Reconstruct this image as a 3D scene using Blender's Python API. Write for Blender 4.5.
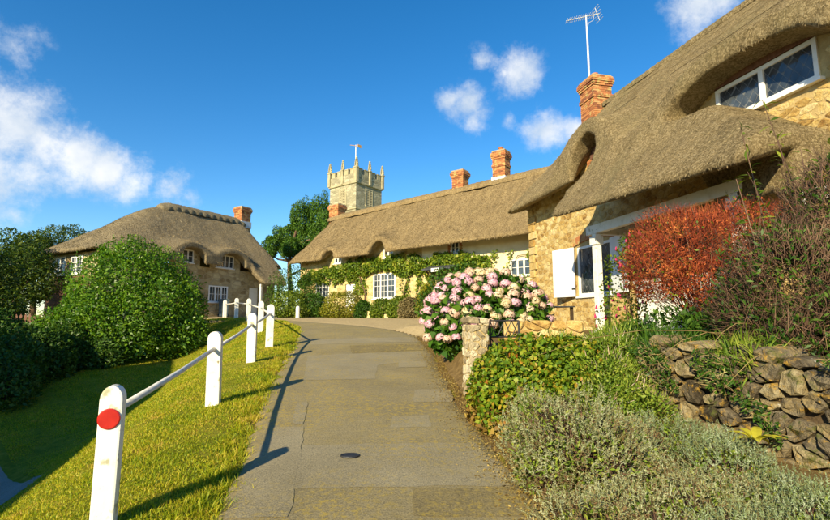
import bpy, bmesh, math, random
import numpy as np
from mathutils import Vector, Matrix

for _o in list(bpy.data.objects):
    bpy.data.objects.remove(_o, do_unlink=True)
SC = bpy.context.scene
COL = SC.collection

# ------------------------------------------------------------------ camera
EYE = 1.55
FPX = 480.0                     # focal length in photo pixels (photo 830 wide)
PITCH = math.atan(60.0 / FPX)
cam_d = bpy.data.cameras.new('camera')
cam_d.sensor_width = 36.0
cam_d.lens = 36.0 * FPX / 830.0
cam_d.clip_start = 0.05
cam_d.clip_end = 3000
cam = bpy.data.objects.new('camera', cam_d)
COL.objects.link(cam)
cam.location = (0, 0, EYE)
cam.rotation_euler = (math.radians(90) + PITCH, 0, 0)
SC.camera = cam
SC.view_settings.view_transform = 'Standard'
SC.view_settings.look = 'None'
SC.view_settings.gamma = 1.0
SC.view_settings.use_curve_mapping = False
SC.view_settings.exposure = 1.0

# ------------------------------------------------------------------ sun + sky
SUN_EL = math.radians(25)
SUN_AZ = math.atan2(-0.46, -0.89)         # compass of the sun, from +Y towards +X
sun_to = Vector((math.sin(SUN_AZ) * math.cos(SUN_EL), math.cos(SUN_AZ) * math.cos(SUN_EL), math.sin(SUN_EL)))
sl = bpy.data.lights.new('sun', 'SUN')
sl.energy = 4.4
sl.angle = math.radians(0.53)
sl.color = (1.0, 0.855, 0.55)
sun = bpy.data.objects.new('sun', sl)
COL.objects.link(sun)
sun.rotation_euler = (-sun_to).to_track_quat('-Z', 'Y').to_euler()

world = bpy.data.worlds.new('World')
SC.world = world
world.use_nodes = True
wn, wl = world.node_tree.nodes, world.node_tree.links
wn.clear()

def pix_dir(px, py):
    X, Y = (px - 415.0) / FPX, (260.0 - py) / FPX
    c, s = math.cos(PITCH), math.sin(PITCH)
    return Vector((X, c - Y * s, s + Y * c))

def build_sky():
    out = wn.new('ShaderNodeOutputWorld')
    bg = wn.new('ShaderNodeBackground')
    bg.inputs['Strength'].default_value = 0.105
    wl.new(bg.outputs[0], out.inputs[0])
    sky = wn.new('ShaderNodeTexSky')
    sky.sky_type = 'NISHITA'
    sky.sun_disc = False
    sky.sun_elevation = SUN_EL
    sky.sun_rotation = SUN_AZ
    sky.air_density = 1.0
    sky.dust_density = 0.1
    sky.ozone_density = 3.0
    hs = wn.new('ShaderNodeHueSaturation')
    hs.inputs['Hue'].default_value = 0.5
    hs.inputs['Saturation'].default_value = 1.34
    hs.inputs['Value'].default_value = 0.93
    wl.new(sky.outputs[0], hs.inputs['Color'])
    tc = wn.new('ShaderNodeTexCoord')

    def math_n(op, a, b=None, clamp=False):
        n = wn.new('ShaderNodeMath'); n.operation = op; n.use_clamp = clamp
        for i, v in enumerate((a, b)):
            if v is None: continue
            if isinstance(v, (int, float)): n.inputs[i].default_value = v
            else: wl.new(v, n.inputs[i])
        return n.outputs[0]
    # warp the direction so that the edges of the clouds fray
    nz = wn.new('ShaderNodeTexNoise'); nz.inputs['Scale'].default_value = 10.0
    nz.inputs['Detail'].default_value = 11.0; nz.inputs['Roughness'].default_value = 0.68
    wl.new(tc.outputs['Generated'], nz.inputs['Vector'])
    # clouds: (px, py, radius in px, weight)
    CL = [(-40, 110, 66, 1), (15, 126, 48, 1), (45, 145, 42, 1), (75, 160, 40, 1), (105, 173, 36, .95), (135, 183, 32, .9), (165, 191, 28, .8), (190, 196, 20, .6), (-20, 165, 64, .75), (30, 168, 40, .8),
          (14, 46, 28, .7), (-30, 20, 40, .7), (12, 215, 22, .5), (60, 178, 30, .5), (200, 195, 22, .35),
          (466, 104, 26, .95), (474, 120, 22, .9), (452, 100, 16, .8), (516, 76, 28, .95), (505, 74, 16, .8), (480, 60, 14, .7),
          (548, 132, 30, .95), (575, 128, 24, .9), (530, 134, 16, .6), (700, 6, 36, .95), (722, 2, 28, .9), (684, 14, 20, .7),
          (510, 120, 14, .45)]
    acc = None
    for px, py, r, w in CL:
        d = pix_dir(px, py); L = d.length; d.normalize()
        vd = wn.new('ShaderNodeVectorMath'); vd.operation = 'DISTANCE'
        wl.new(tc.outputs['Generated'], vd.inputs[0]); vd.inputs[1].default_value = d
        rad = r / FPX / L
        v = math_n('MULTIPLY', math_n('SUBTRACT', 1.0, math_n('DIVIDE', vd.outputs['Value'], rad * 1.45), True), w)
        acc = v if acc is None else math_n('MAXIMUM', acc, v)
    # the same loose fair-weather cover over the rest of the sky
    n2 = wn.new('ShaderNodeTexNoise'); n2.inputs['Scale'].default_value = 2.3
    n2.inputs['Detail'].default_value = 3.0
    wl.new(tc.outputs['Generated'], n2.inputs['Vector'])
    gen = math_n('MULTIPLY', math_n('SUBTRACT', n2.outputs['Fac'], 0.66, True), 3.0)
    acc = math_n('MAXIMUM', acc, gen)
    dens = math_n('ADD', acc, math_n('MULTIPLY', math_n('SUBTRACT', nz.outputs['Fac'], 0.5), 1.9))
    mr = wn.new('ShaderNodeMapRange'); mr.interpolation_type = 'SMOOTHSTEP'
    mr.inputs['From Min'].default_value = 0.24; mr.inputs['From Max'].default_value = 1.0
    wl.new(dens, mr.inputs['Value'])
    has = math_n('MULTIPLY', mr.outputs[0], math_n('MULTIPLY', acc, 6.0, True))
    fac = math_n('MULTIPLY', has, 0.88)
    n3 = wn.new('ShaderNodeTexNoise'); n3.inputs['Scale'].default_value = 14.0; n3.inputs['Detail'].default_value = 4.0
    wl.new(tc.outputs['Generated'], n3.inputs['Vector'])
    cr = wn.new('ShaderNodeValToRGB')
    cr.color_ramp.elements[0].position = 0.3; cr.color_ramp.elements[0].color = (3.1, 3.6, 4.2, 1)
    cr.color_ramp.elements[1].position = 0.7; cr.color_ramp.elements[1].color = (5.6, 5.5, 5.3, 1)
    wl.new(n3.outputs['Fac'], cr.inputs[0])
    mx = wn.new('ShaderNodeMix'); mx.data_type = 'RGBA'
    wl.new(fac, mx.inputs[0]); wl.new(hs.outputs[0], mx.inputs[6]); wl.new(cr.outputs[0], mx.inputs[7])
    wl.new(mx.outputs[2], bg.inputs['Color'])
build_sky()

# ------------------------------------------------------------------ helpers
RNG = np.random.default_rng(11)
random.seed(5)

def tag(o, label=None, cat=None, group=None, kind=None):
    if label: o['label'] = label
    if cat: o['category'] = cat
    if group: o['group'] = group
    if kind: o['kind'] = kind
    return o

def thing(name, label, cat, loc=(0, 0, 0), rz=0.0, group=None):
    o = bpy.data.objects.new(name, None)
    COL.objects.link(o)
    o.location = loc
    o.rotation_euler = (0, 0, rz)
    o.empty_display_size = 0.2
    return tag(o, label, cat, group)

def link(name, me, mat, parent=None):
    o = bpy.data.objects.new(name, me)
    COL.objects.link(o)
    if mat is not None and not me.materials:
        me.materials.append(mat)
    if parent is not None:
        o.parent = parent
    return o

def np_mesh(name, V, F, smooth=False):
    V = np.asarray(V, np.float32); F = np.asarray(F, np.int32)
    me = bpy.data.meshes.new(name)
    me.vertices.add(len(V)); me.vertices.foreach_set('co', V.ravel())
    k = F.shape[1]
    me.loops.add(F.size); me.loops.foreach_set('vertex_index', F.ravel())
    me.polygons.add(len(F))
    me.polygons.foreach_set('loop_start', np.arange(len(F), dtype=np.int32) * k)
    me.polygons.foreach_set('loop_total', np.full(len(F), k, np.int32))
    if smooth:
        me.polygons.foreach_set('use_smooth', np.ones(len(F), bool))
    me.update(calc_edges=True)
    me.validate()
    return me

def np_obj(name, V, F, mat, parent=None, smooth=False, kind=None):
    o = link(name, np_mesh(name, V, F, smooth), mat, parent)
    if kind: o['kind'] = kind
    return o

class MB:
    """collects shapes, builds ONE mesh object"""
    def __init__(s): s.V = []; s.F = []
    def add(s, V, F):
        b = len(s.V); s.V += [tuple(v) for v in V]; s.F += [tuple(i + b for i in f) for f in F]; return s
    def box(s, x0, x1, y0, y1, z0, z1, j=0.0):
        V = [(x0, y0, z0), (x1, y0, z0), (x1, y1, z0), (x0, y1, z0), (x0, y0, z1), (x1, y0, z1), (x1, y1, z1), (x0, y1, z1)]
        if j: V = [tuple(c + random.uniform(-j, j) for c in v) for v in V]
        return s.add(V, [(0, 3, 2, 1), (4, 5, 6, 7), (0, 1, 5, 4), (1, 2, 6, 5), (2, 3, 7, 6), (3, 0, 4, 7)])
    def tube(s, pts, rad, n=8, cap=True):
        pts = [Vector(p) for p in pts]
        if isinstance(rad, (int, float)): rad = [rad] * len(pts)
        V, F = [], []
        for i, p in enumerate(pts):
            t = (pts[min(i + 1, len(pts) - 1)] - pts[max(i - 1, 0)]).normalized()
            a = t.cross(Vector((0, 0, 1)) if abs(t.z) < .95 else Vector((1, 0, 0))).normalized()
            b = t.cross(a)
            for k in range(n):
                th = 2 * math.pi * k / n
                V.append(tuple(p + (a * math.cos(th) + b * math.sin(th)) * rad[i]))
        for i in range(len(pts) - 1):
            for k in range(n):
                F.append((i * n + k, i * n + (k + 1) % n, (i + 1) * n + (k + 1) % n, (i + 1) * n + k))
        if cap:
            F.append(tuple(range(n - 1, -1, -1))); F.append(tuple(range((len(pts) - 1) * n, len(pts) * n)))
        return s.add(V, F)
    def prism(s, poly, fn, d0, d1):
        """poly 2D points; fn(u,v,d)->xyz; extruded from d0 to d1"""
        n = len(poly)
        V = [fn(u, v, d0) for u, v in poly] + [fn(u, v, d1) for u, v in poly]
        F = [tuple(range(n - 1, -1, -1)), tuple(range(n, 2 * n))] + [(i, (i + 1) % n, n + (i + 1) % n, n + i) for i in range(n)]
        return s.add(V, F)
    def build(s, name, mat, parent=None, smooth=False, bevel=0.0, kind=None, fix=True):
        me = bpy.data.meshes.new(name)
        me.from_pydata(s.V, [], s.F)
        bm = bmesh.new(); bm.from_mesh(me)
        if fix: bmesh.ops.recalc_face_normals(bm, faces=bm.faces)
        if bevel:
            bmesh.ops.bevel(bm, geom=[e for e in bm.edges if e.is_manifold and e.calc_face_angle(0) > .5], offset=bevel, segments=2, affect='EDGES', profile=.6)
        bm.to_mesh(me); bm.free()
        if smooth:
            for p in me.polygons: p.use_smooth = True
        o = link(name, me, mat, parent)
        if kind: o['kind'] = kind
        return o

# vectorised lumpy noise, about -1..1
_K = RNG.normal(size=(10, 3)); _K /= np.linalg.norm(_K, axis=1)[:, None]; _PH = RNG.uniform(0, 6.28, 10)
def lump(P, f=1.0):
    P = np.asarray(P, np.float64)
    r = 0
    for i in range(10):
        r = r + np.sin((P @ _K[i]) * f * (1 + .23 * i) + _PH[i])
    return r / 4.0

def unit(A):
    return A / (np.linalg.norm(A, axis=-1, keepdims=True) + 1e-9)

def smooth01(t):
    t = np.clip(t, 0, 1); return t * t * (3 - 2 * t)

# ---- leaves, blades, twigs as big joined meshes
def leaves(P, A, N, L, W, fold=0.25, rng=RNG):
    n = len(P)
    A = unit(A); S = unit(np.cross(A, N)); N = np.cross(S, A)
    L = np.asarray(L).reshape(-1, 1) * np.ones((n, 1)); W = np.asarray(W).reshape(-1, 1) * np.ones((n, 1))
    v0 = P; v2 = P + A * L - N * L * .18
    m = P + A * L * .48
    v1 = m + S * W * .5 + N * W * fold; v3 = m - S * W * .5 + N * W * fold
    V = np.stack([v0, v1, v2, v3], 1).reshape(-1, 3)
    F = np.arange(4 * n).reshape(-1, 4)
    return V, F

def blades(P, D, L, W, bend=0.3, rng=RNG):
    """grass-like: quad + tip triangle folded into two quads-> uses 2 quads (tip degenerate narrow)"""
    n = len(P)
    D = unit(D); R = unit(rng.normal(size=(n, 3)) * (1, 1, .2)); S = unit(np.cross(D, R)); B = np.cross(S, D)
    L = np.asarray(L).reshape(-1, 1) * np.ones((n, 1)); W = np.asarray(W).reshape(-1, 1) * np.ones((n, 1))
    m = P + D * L * .55 + B * L * bend * .25
    t = P + D * L * .95 + B * L * bend
    V = np.stack([P - S * W * .5, P + S * W * .5, m + S * W * .42, m - S * W * .42, t + S * W * .08, t - S * W * .08], 1).reshape(-1, 3)
    i = np.arange(n)[:, None] * 6
    F = np.concatenate([i + [0, 1, 2, 3], i + [3, 2, 4, 5]], 0)
    return V, F

def twigs(P, D, L, R, rng=RNG):
    """thin three-sided cones"""
    n = len(P); D = unit(D)
    a = unit(np.cross(D, rng.normal(size=(n, 3)))); b = np.cross(D, a)
    R = np.asarray(R).reshape(-1, 1) * np.ones((n, 1)); L = np.asarray(L).reshape(-1, 1) * np.ones((n, 1))
    T = P + D * L
    vs = [P + (a * math.cos(t) + b * math.sin(t)) * R for t in (0, 2.094, 4.189)] + [T]
    V = np.stack(vs, 1).reshape(-1, 3)
    i = np.arange(n)[:, None] * 4
    F = np.concatenate([i + [0, 1, 3], i + [1, 2, 3], i + [2, 0, 3]], 0)
    return V, F

def blob_points(lobes, n, rng=RNG, shell=.45, rough=.14, freq=2.2, gap=.15, zmin=None):
    lobes = np.array(lobes, float)
    w = (lobes[:, 3] * lobes[:, 4] + lobes[:, 3] * lobes[:, 5] + lobes[:, 4] * lobes[:, 5]); w = w / w.sum()
    m = int(n * 2.2)
    k = rng.choice(len(lobes), m, p=w)
    d = unit(rng.normal(size=(m, 3)))
    r = 1 - shell * rng.random(m) ** 1.6
    C, R = lobes[k, :3], lobes[k, 3:]
    r = r * (1 + rough * lump(C + d * R, freq))
    P = C + d * R * r[:, None]
    O = unit(d / R)
    keep = np.ones(m, bool)
    for c in lobes:                       # drop what is deep inside another lobe
        q = np.linalg.norm((P - c[:3]) / c[3:], axis=1)
        keep &= q > .55
    keep &= (lump(P, freq * 2.6) > -1.6 + gap * 4) | (rng.random(m) < .35)
    if zmin is not None: keep &= P[:, 2] > zmin
    P, O = P[keep][:n], O[keep][:n]
    return P, O

def foliage(name, lobes, n, L, W, mat, parent, rng=RNG, shell=.45, rough=.14, freq=2.2, gap=.15, up=.25, zmin=None, spread=.8, kind='stuff'):
    P, O = blob_points(lobes, n, rng, shell, rough, freq, gap, zmin)
    m = len(P)
    A = O * .5 + rng.normal(size=(m, 3)) * spread + np.array([0, 0, up])
    N = O + rng.normal(size=(m, 3)) * .55 + np.array([0, 0, .45])
    s = rng.uniform(.65, 1.25, m)
    V, F = leaves(P, A, N, L * s, W * s)
    o = np_obj(name, V, F, mat, parent)
    if kind: o['kind'] = kind
    return o

# ------------------------------------------------------------------ materials
def new_mat(name):
    m = bpy.data.materials.new(name); m.use_nodes = True
    nt = m.node_tree; nt.nodes.clear()
    out = nt.nodes.new('ShaderNodeOutputMaterial')
    p = nt.nodes.new('ShaderNodeBsdfPrincipled')
    nt.links.new(p.outputs[0], out.inputs[0])
    return m, nt, p, out

def ramp(nt, cols):
    r = nt.nodes.new('ShaderNodeValToRGB')
    el = r.color_ramp.elements
    while len(el) < len(cols): el.new(0.5)
    for e, (pos, c) in zip(el, cols):
        e.position = pos; e.color = (*c, 1)
    return r

def noise(nt, vec, scale, detail=4, rough=.55):
    n = nt.nodes.new('ShaderNodeTexNoise')
    n.inputs['Scale'].default_value = scale; n.inputs['Detail'].default_value = detail; n.inputs['Roughness'].default_value = rough
    if vec is not None: nt.links.new(vec, n.inputs['Vector'])
    return n.outputs['Fac']

def mapping(nt, vec, scale=(1, 1, 1), rot=(0, 0, 0)):
    m = nt.nodes.new('ShaderNodeMapping'); m.inputs['Scale'].default_value = scale; m.inputs['Rotation'].default_value = rot
    nt.links.new(vec, m.inputs['Vector']); return m.outputs[0]

def mixc(nt, fac, a, b, mode='MIX'):
    m = nt.nodes.new('ShaderNodeMix'); m.data_type = 'RGBA'; m.blend_type = mode
    for sock, v in ((m.inputs[0], fac), (m.inputs[6], a), (m.inputs[7], b)):
        if isinstance(v, (int, float)): sock.default_value = v
        elif isinstance(v, tuple): sock.default_value = (*v, 1)
        else: nt.links.new(v, sock)
    return m.outputs[2]

def mth(nt, op, a, b=None, clamp=False):
    n = nt.nodes.new('ShaderNodeMath'); n.operation = op; n.use_clamp = clamp
    for i, v in enumerate((a, b)):
        if v is None: continue
        if isinstance(v, (int, float)): n.inputs[i].default_value = v
        else: nt.links.new(v, n.inputs[i])
    return n.outputs[0]

def smoothf(nt, v, lo, hi):
    n = nt.nodes.new('ShaderNodeMapRange'); n.interpolation_type = 'SMOOTHSTEP'
    n.inputs['From Min'].default_value = lo; n.inputs['From Max'].default_value = hi
    nt.links.new(v, n.inputs['Value']); return n.outputs[0]

def bump(nt, p, h, strength=.5, dist=.02):
    b = nt.nodes.new('ShaderNodeBump'); b.inputs['Strength'].default_value = strength; b.inputs['Distance'].default_value = dist
    nt.links.new(h, b.inputs['Height']); nt.links.new(b.outputs[0], p.inputs['Normal'])

def coords(nt, kind='Object'):
    return nt.nodes.new('ShaderNodeTexCoord').outputs[kind]

def pmat(name, cols, scale=4, detail=6, rough=.85, bstr=.3, bdist=.01, bscale=30, stretch=None, spec=.3, spots=None):
    m, nt, p, out = new_mat(name)
    v = coords(nt)
    if stretch: v = mapping(nt, v, stretch)
    c = ramp(nt, cols)
    nt.links.new(noise(nt, v, scale, detail, .62), c.inputs[0])
    col = c.outputs[0]
    if spots:                                     # (colour, scale, threshold)
        for sc_col, ssc, th in spots:
            f = smoothf(nt, noise(nt, v, ssc, 5, .6), th, th + .08)
            col = mixc(nt, f, col, sc_col)
    nt.links.new(col, p.inputs['Base Color'])
    p.inputs['Roughness'].default_value = rough
    p.inputs['Specular IOR Level'].default_value = spec
    if bstr: bump(nt, p, noise(nt, v, bscale, 5), bstr, bdist)
    return m

def leafmat(name, cols, trans=.35, rough=.5, bs=1.6, amp=.9):
    m, nt, p, out = new_mat(name)
    g = nt.nodes.new('ShaderNodeNewGeometry')
    v = coords(nt)
    big = noise(nt, v, bs, 4, .65)
    f = mth(nt, 'ADD', mth(nt, 'MULTIPLY', g.outputs['Random Per Island'], .7), mth(nt, 'MULTIPLY', mth(nt, 'SUBTRACT', big, .35), amp))
    c = ramp(nt, cols); nt.links.new(f, c.inputs[0])
    nt.links.new(c.outputs[0], p.inputs['Base Color'])
    p.inputs['Roughness'].default_value = rough
    p.inputs['Specular IOR Level'].default_value = .35
    t = nt.nodes.new('ShaderNodeBsdfTranslucent')
    tc = mixc(nt, 1.0, c.outputs[0], (1.35, 1.35, .6), 'MULTIPLY')
    nt.links.new(tc, t.inputs['Color'])
    mx = nt.nodes.new('ShaderNodeMixShader'); mx.inputs[0].default_value = trans
    nt.links.new(p.outputs[0], mx.inputs[1]); nt.links.new(t.outputs[0], mx.inputs[2])
    nt.links.new(mx.outputs[0], out.inputs[0])
    return m

def stonemat(name, cols, lichen=None, bstr=.6, scale=5, amp=1.3):
    """each stone its own tone, mottled, with lichen spots"""
    m, nt, p, out = new_mat(name)
    v = coords(nt)
    g = nt.nodes.new('ShaderNodeNewGeometry'); oi = nt.nodes.new('ShaderNodeObjectInfo')
    r = mth(nt, 'FRACT', mth(nt, 'ADD', g.outputs['Random Per Island'], oi.outputs['Random']))
    f = mth(nt, 'ADD', mth(nt, 'MULTIPLY', r, .75), mth(nt, 'MULTIPLY', mth(nt, 'SUBTRACT', noise(nt, v, scale, 10, .72), .4), amp))
    c = ramp(nt, cols); nt.links.new(f, c.inputs[0])
    fine = ramp(nt, [(.3, (.55, .53, .5)), (.5, (1, 1, 1)), (.7, (1.3, 1.27, 1.2))]); nt.links.new(noise(nt, v, 38, 6, .8), fine.inputs[0])
    col = mixc(nt, .85, c.outputs[0], fine.outputs[0], 'MULTIPLY')
    for lc, ls, th in (lichen or []):
        col = mixc(nt, mth(nt, 'MULTIPLY', smoothf(nt, noise(nt, v, ls, 8, .75), th, th + .1), .85), col, lc)
    nt.links.new(col, p.inputs['Base Color'])
    p.inputs['Roughness'].default_value = .9
    p.inputs['Specular IOR Level'].default_value = .2
    bump(nt, p, mth(nt, 'ADD', noise(nt, v, 18, 6, .65), mth(nt, 'MULTIPLY', noise(nt, v, 70, 4), .4)), bstr, .025)
    return m

def rubblemat(name, cols, joint, sx=4.0, sz=6.5):
    """far rubble wall: stones too small to pick apart"""
    m, nt, p, out = new_mat(name)
    v = coords(nt)
    vv = mapping(nt, v, (sx, sx, sz))
    w = nt.nodes.new('ShaderNodeTexVoronoi'); w.feature = 'DISTANCE_TO_EDGE'; w.inputs['Scale'].default_value = 1
    nt.links.new(vv, w.inputs['Vector'])
    w2 = nt.nodes.new('ShaderNodeTexVoronoi'); w2.inputs['Scale'].default_value = 1
    nt.links.new(vv, w2.inputs['Vector'])
    sep = nt.nodes.new('ShaderNodeSeparateColor'); nt.links.new(w2.outputs['Color'], sep.inputs[0])
    f = mth(nt, 'ADD', mth(nt, 'MULTIPLY', sep.outputs[0], .7), mth(nt, 'MULTIPLY', mth(nt, 'SUBTRACT', noise(nt, v, 5, 5), .35), .8))
    c = ramp(nt, cols); nt.links.new(f, c.inputs[0])
    e = smoothf(nt, w.outputs['Distance'], .02, .1)
    col = mixc(nt, e, joint, c.outputs[0])
    nt.links.new(col, p.inputs['Base Color'])
    p.inputs['Roughness'].default_value = .9; p.inputs['Specular IOR Level'].default_value = .2
    bump(nt, p, mth(nt, 'ADD', e, mth(nt, 'MULTIPLY', noise(nt, v, 30, 5), .5)), .6, .03)
    return m

def thatchmat(name, c_dark, c_mid, c_light, moss=(.10, .11, .035), mossamt=.62):
    m, nt, p, out = new_mat(name)
    v = coords(nt)
    streak = noise(nt, mapping(nt, v, (30, 3.5, 3.5)), 1, 6, .75)
    gn = noise(nt, v, 42, 4, .85)
    vo = nt.nodes.new('ShaderNodeTexVoronoi'); vo.inputs['Scale'].default_value = 38; nt.links.new(v, vo.inputs['Vector'])
    vs = nt.nodes.new('ShaderNodeSeparateColor'); nt.links.new(vo.outputs['Color'], vs.inputs[0])
    grain = mth(nt, 'ADD', mth(nt, 'MULTIPLY', gn, .72), mth(nt, 'MULTIPLY', vs.outputs[0], .28))
    big = noise(nt, v, .55, 4, .6)
    mid = noise(nt, mapping(nt, v, (2.2, .6, .6)), 1.5, 5, .6)
    f = mth(nt, 'ADD', mth(nt, 'MULTIPLY', grain, .72), mth(nt, 'MULTIPLY', streak, .3))
    f = mth(nt, 'ADD', f, mth(nt, 'MULTIPLY', mth(nt, 'SUBTRACT', mid, .5), .18))
    c = ramp(nt, [(.3, c_dark), (.5, c_mid), (.7, c_light)])
    nt.links.new(f, c.inputs[0])
    col = mixc(nt, mth(nt, 'MULTIPLY', smoothf(nt, big, mossamt - .14, mossamt + .12), .45), c.outputs[0], moss)
    weather = ramp(nt, [(.3, (.84, .84, .86)), (.7, (1.08, 1.06, 1.0))])
    nt.links.new(mid, weather.inputs[0])
    col = mixc(nt, .8, col, weather.outputs[0], 'MULTIPLY')
    nt.links.new(col, p.inputs['Base Color'])
    p.inputs['Roughness'].default_value = .95; p.inputs['Specular IOR Level'].default_value = .1
    h = mth(nt, 'ADD', mth(nt, 'MULTIPLY', grain, 1.0), mth(nt, 'MULTIPLY', streak, .3))
    bump(nt, p, h, 1.0, .05)
    return m

def glassmat(name, tint=(.02, .025, .03)):
    m, nt, p, out = new_mat(name)
    v = coords(nt)
    c = ramp(nt, [(.35, tint), (.75, tuple(min(1, t * 4 + .02) for t in tint))])
    nt.links.new(noise(nt, v, 2.5, 3), c.inputs[0]); nt.links.new(c.outputs[0], p.inputs['Base Color'])
    p.inputs['Roughness'].default_value = .06
    p.inputs['Specular IOR Level'].default_value = .8
    bump(nt, p, noise(nt, v, 6, 2), .06, .02)
    return m

def brickmat(name, scale=1.0):
    """brickwork: each brick an island of its own tone"""
    m, nt, p, out = new_mat(name)
    g = nt.nodes.new('ShaderNodeNewGeometry'); v = coords(nt)
    f = mth(nt, 'ADD', mth(nt, 'MULTIPLY', g.outputs['Random Per Island'], .75), mth(nt, 'MULTIPLY', mth(nt, 'SUBTRACT', noise(nt, v, 9, 5), .4), .7))
    c = ramp(nt, [(0, (.16, .055, .028)), (.35, (.36, .125, .045)), (.7, (.48, .2, .07)), (1, (.52, .34, .16))])
    nt.links.new(f, c.inputs[0])
    col = mixc(nt, smoothf(nt, noise(nt, v, 6, 5), .53, .66), c.outputs[0], (.44, .33, .12))
    nt.links.new(col, p.inputs['Base Color']); p.inputs['Roughness'].default_value = .9
    bump(nt, p, noise(nt, v, 40, 4), .4, .01)
    return m

M = {}
M['white_paint'] = pmat('white_paint', [(.25, (.62, .58, .48)), (.45, (.8, .78, .7)), (.7, (.84, .82, .76))], 6, 6, .55, .25, .004, 60,
                        spots=[((.42, .40, .26), 5, .6), ((.24, .2, .12), 14, .645), ((.3, .27, .18), 40, .67)])
M['window_paint'] = pmat('window_paint', [(.3, (.74, .73, .7)), (.7, (.84, .83, .8))], 5, 4, .45, .1, .002, 50)
M['shutter_paint'] = pmat('shutter_paint', [(.3, (.66, .68, .7)), (.7, (.78, .79, .79))], 3, 5, .5, .15, .003, 40)
M['rail_metal'] = pmat('rail_metal', [(.3, (.5, .48, .42)), (.7, (.72, .7, .64))], 12, 5, .45, .15, .002, 60)
M['red_reflector'] = pmat('red_reflector', [(.3, (.4, .014, .011)), (.65, (.52, .024, .016))], 14, 4, .28, .15, .002, 50, spec=.6,
                          spots=[((.4, .12, .07), 30, .68)])
M['asphalt'] = None
M['stone_cottage'] = stonemat('stone_cottage', [(.05, (.22, .12, .04)), (.3, (.42, .27, .085)), (.6, (.54, .39, .15)), (.9, (.62, .50, .26))],
                              [((.62, .55, .36), 9, .6), ((.45, .2, .035), 5, .6), ((.16, .11, .05), 12, .66)], .8, 8, 1.5)
M['mortar'] = pmat('mortar', [(.3, (.34, .23, .09)), (.7, (.54, .41, .19))], 6, 6, .95, .5, .02, 30)
M['stone_dry'] = stonemat('stone_dry', [(.05, (.04, .03, .018)), (.3, (.1, .08, .052)), (.5, (.165, .135, .09)), (.7, (.22, .165, .08)), (.95, (.3, .25, .15))],
                          [((.42, .25, .04), 9, .53), ((.56, .53, .44), 6, .62), ((.075, .09, .014), 4, .54)], 1.2, 7, 1.8)
M['stone_pillar'] = stonemat('stone_pillar', [(.05, (.16, .12, .07)), (.35, (.32, .26, .16)), (.65, (.44, .37, .24)), (.95, (.58, .52, .38))], [((.45, .33, .08), 7, .6), ((.2, .19, .08), 5, .6)], .9, 9, 1.5)
M['soil'] = pmat('soil', [(.3, (.045, .03, .016)), (.7, (.12, .08, .04))], 8, 8, .95, .8, .03, 20)
M['rubble_wall'] = rubblemat('rubble_wall', [(.1, (.34, .23, .09)), (.5, (.56, .42, .18)), (.9, (.66, .54, .28))], (.5, .4, .2), 3.2, 5.6)
M['rubble_grey'] = rubblemat('rubble_grey', [(.1, (.24, .17, .08)), (.5, (.42, .33, .17)), (.9, (.56, .47, .28))], (.38, .31, .18), 2.6, 4.2)
M['church_stone'] = rubblemat('church_stone', [(.1, (.22, .2, .13)), (.5, (.35, .32, .21)), (.9, (.46, .42, .3))], (.28, .25, .17), 1.3, 2.6)
M['church_trim'] = pmat('church_trim', [(.3, (.28, .24, .14)), (.7, (.47, .42, .27))], 1.2, 6, .9, .4, .03, 6)
M['cream_render'] = pmat('cream_render', [(.3, (.62, .52, .32)), (.7, (.76, .67, .46))], 2.5, 6, .85, .2, .01, 30)
M['thatch_near'] = thatchmat('thatch_near', (.055, .04, .019), (.26, .195, .098), (.54, .43, .25), (.25, .22, .11), .62)
M['thatch_row'] = thatchmat('thatch_row', (.085, .058, .027), (.28, .2, .098), (.48, .37, .2), (.13, .11, .06), .7)
M['thatch_left'] = thatchmat('thatch_left', (.08, .06, .036), (.25, .2, .12), (.44, .36, .23), (.14, .12, .075), .66)
M['thatch_ridge'] = thatchmat('thatch_ridge', (.07, .055, .034), (.24, .195, .12), (.42, .35, .22), (.15, .12, .07), .6)
M['brick'] = brickmat('brick')
M['brick_joint'] = pmat('brick_joint', [(.3, (.3, .22, .13)), (.7, (.42, .33, .2))], 8, 4, .95, .3, .01, 40)
M['terracotta'] = pmat('terracotta', [(.3, (.32, .1, .04)), (.7, (.46, .18, .07))], 10, 4, .85, .2, .005, 40)
M['lead_flashing'] = pmat('lead_flashing', [(.3, (.45, .46, .47)), (.7, (.66, .66, .65))], 6, 4, .5, .2, .005, 20)
M['dark_wood'] = pmat('dark_wood', [(.3, (.03, .02, .012)), (.7, (.085, .055, .03))], 3, 6, .8, .4, .005, 20, (1, 1, 8))
M['brown_wood'] = pmat('brown_wood', [(.3, (.10, .045, .03)), (.7, (.2, .1, .065))], 3, 6, .8, .4, .005, 20, (8, 8, 1))
M['slate'] = pmat('slate', [(.3, (.03, .033, .038)), (.7, (.075, .078, .085))], 4, 5, .6, .3, .005, 20)
M['iron'] = pmat('iron', [(.3, (.012, .012, .013)), (.7, (.035, .034, .035))], 20, 4, .55, .2, .002, 60)
M['aluminium'] = pmat('aluminium', [(.3, (.55, .56, .58)), (.7, (.72, .73, .75))], 10, 3, .4, .1, .001, 60)
M['lead'] = pmat('lead', [(.3, (.10, .105, .11)), (.7, (.2, .205, .21))], 20, 3, .6, .1, .001, 60)
M['glass'] = glassmat('glass')
M['gold'] = pmat('gold', [(.3, (.6, .3, .05)), (.7, (.75, .42, .08))], 4, 3, .4, 0)
M['bark'] = pmat('bark', [(.3, (.06, .035, .02)), (.7, (.2, .125, .075))], 5, 8, .95, .8, .03, 12, (4, 4, 1))
M['bin_plastic'] = pmat('bin_plastic', [(.3, (.03, .05, .06)), (.7, (.06, .09, .11))], 6, 3, .5, .1, .002, 40)
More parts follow.
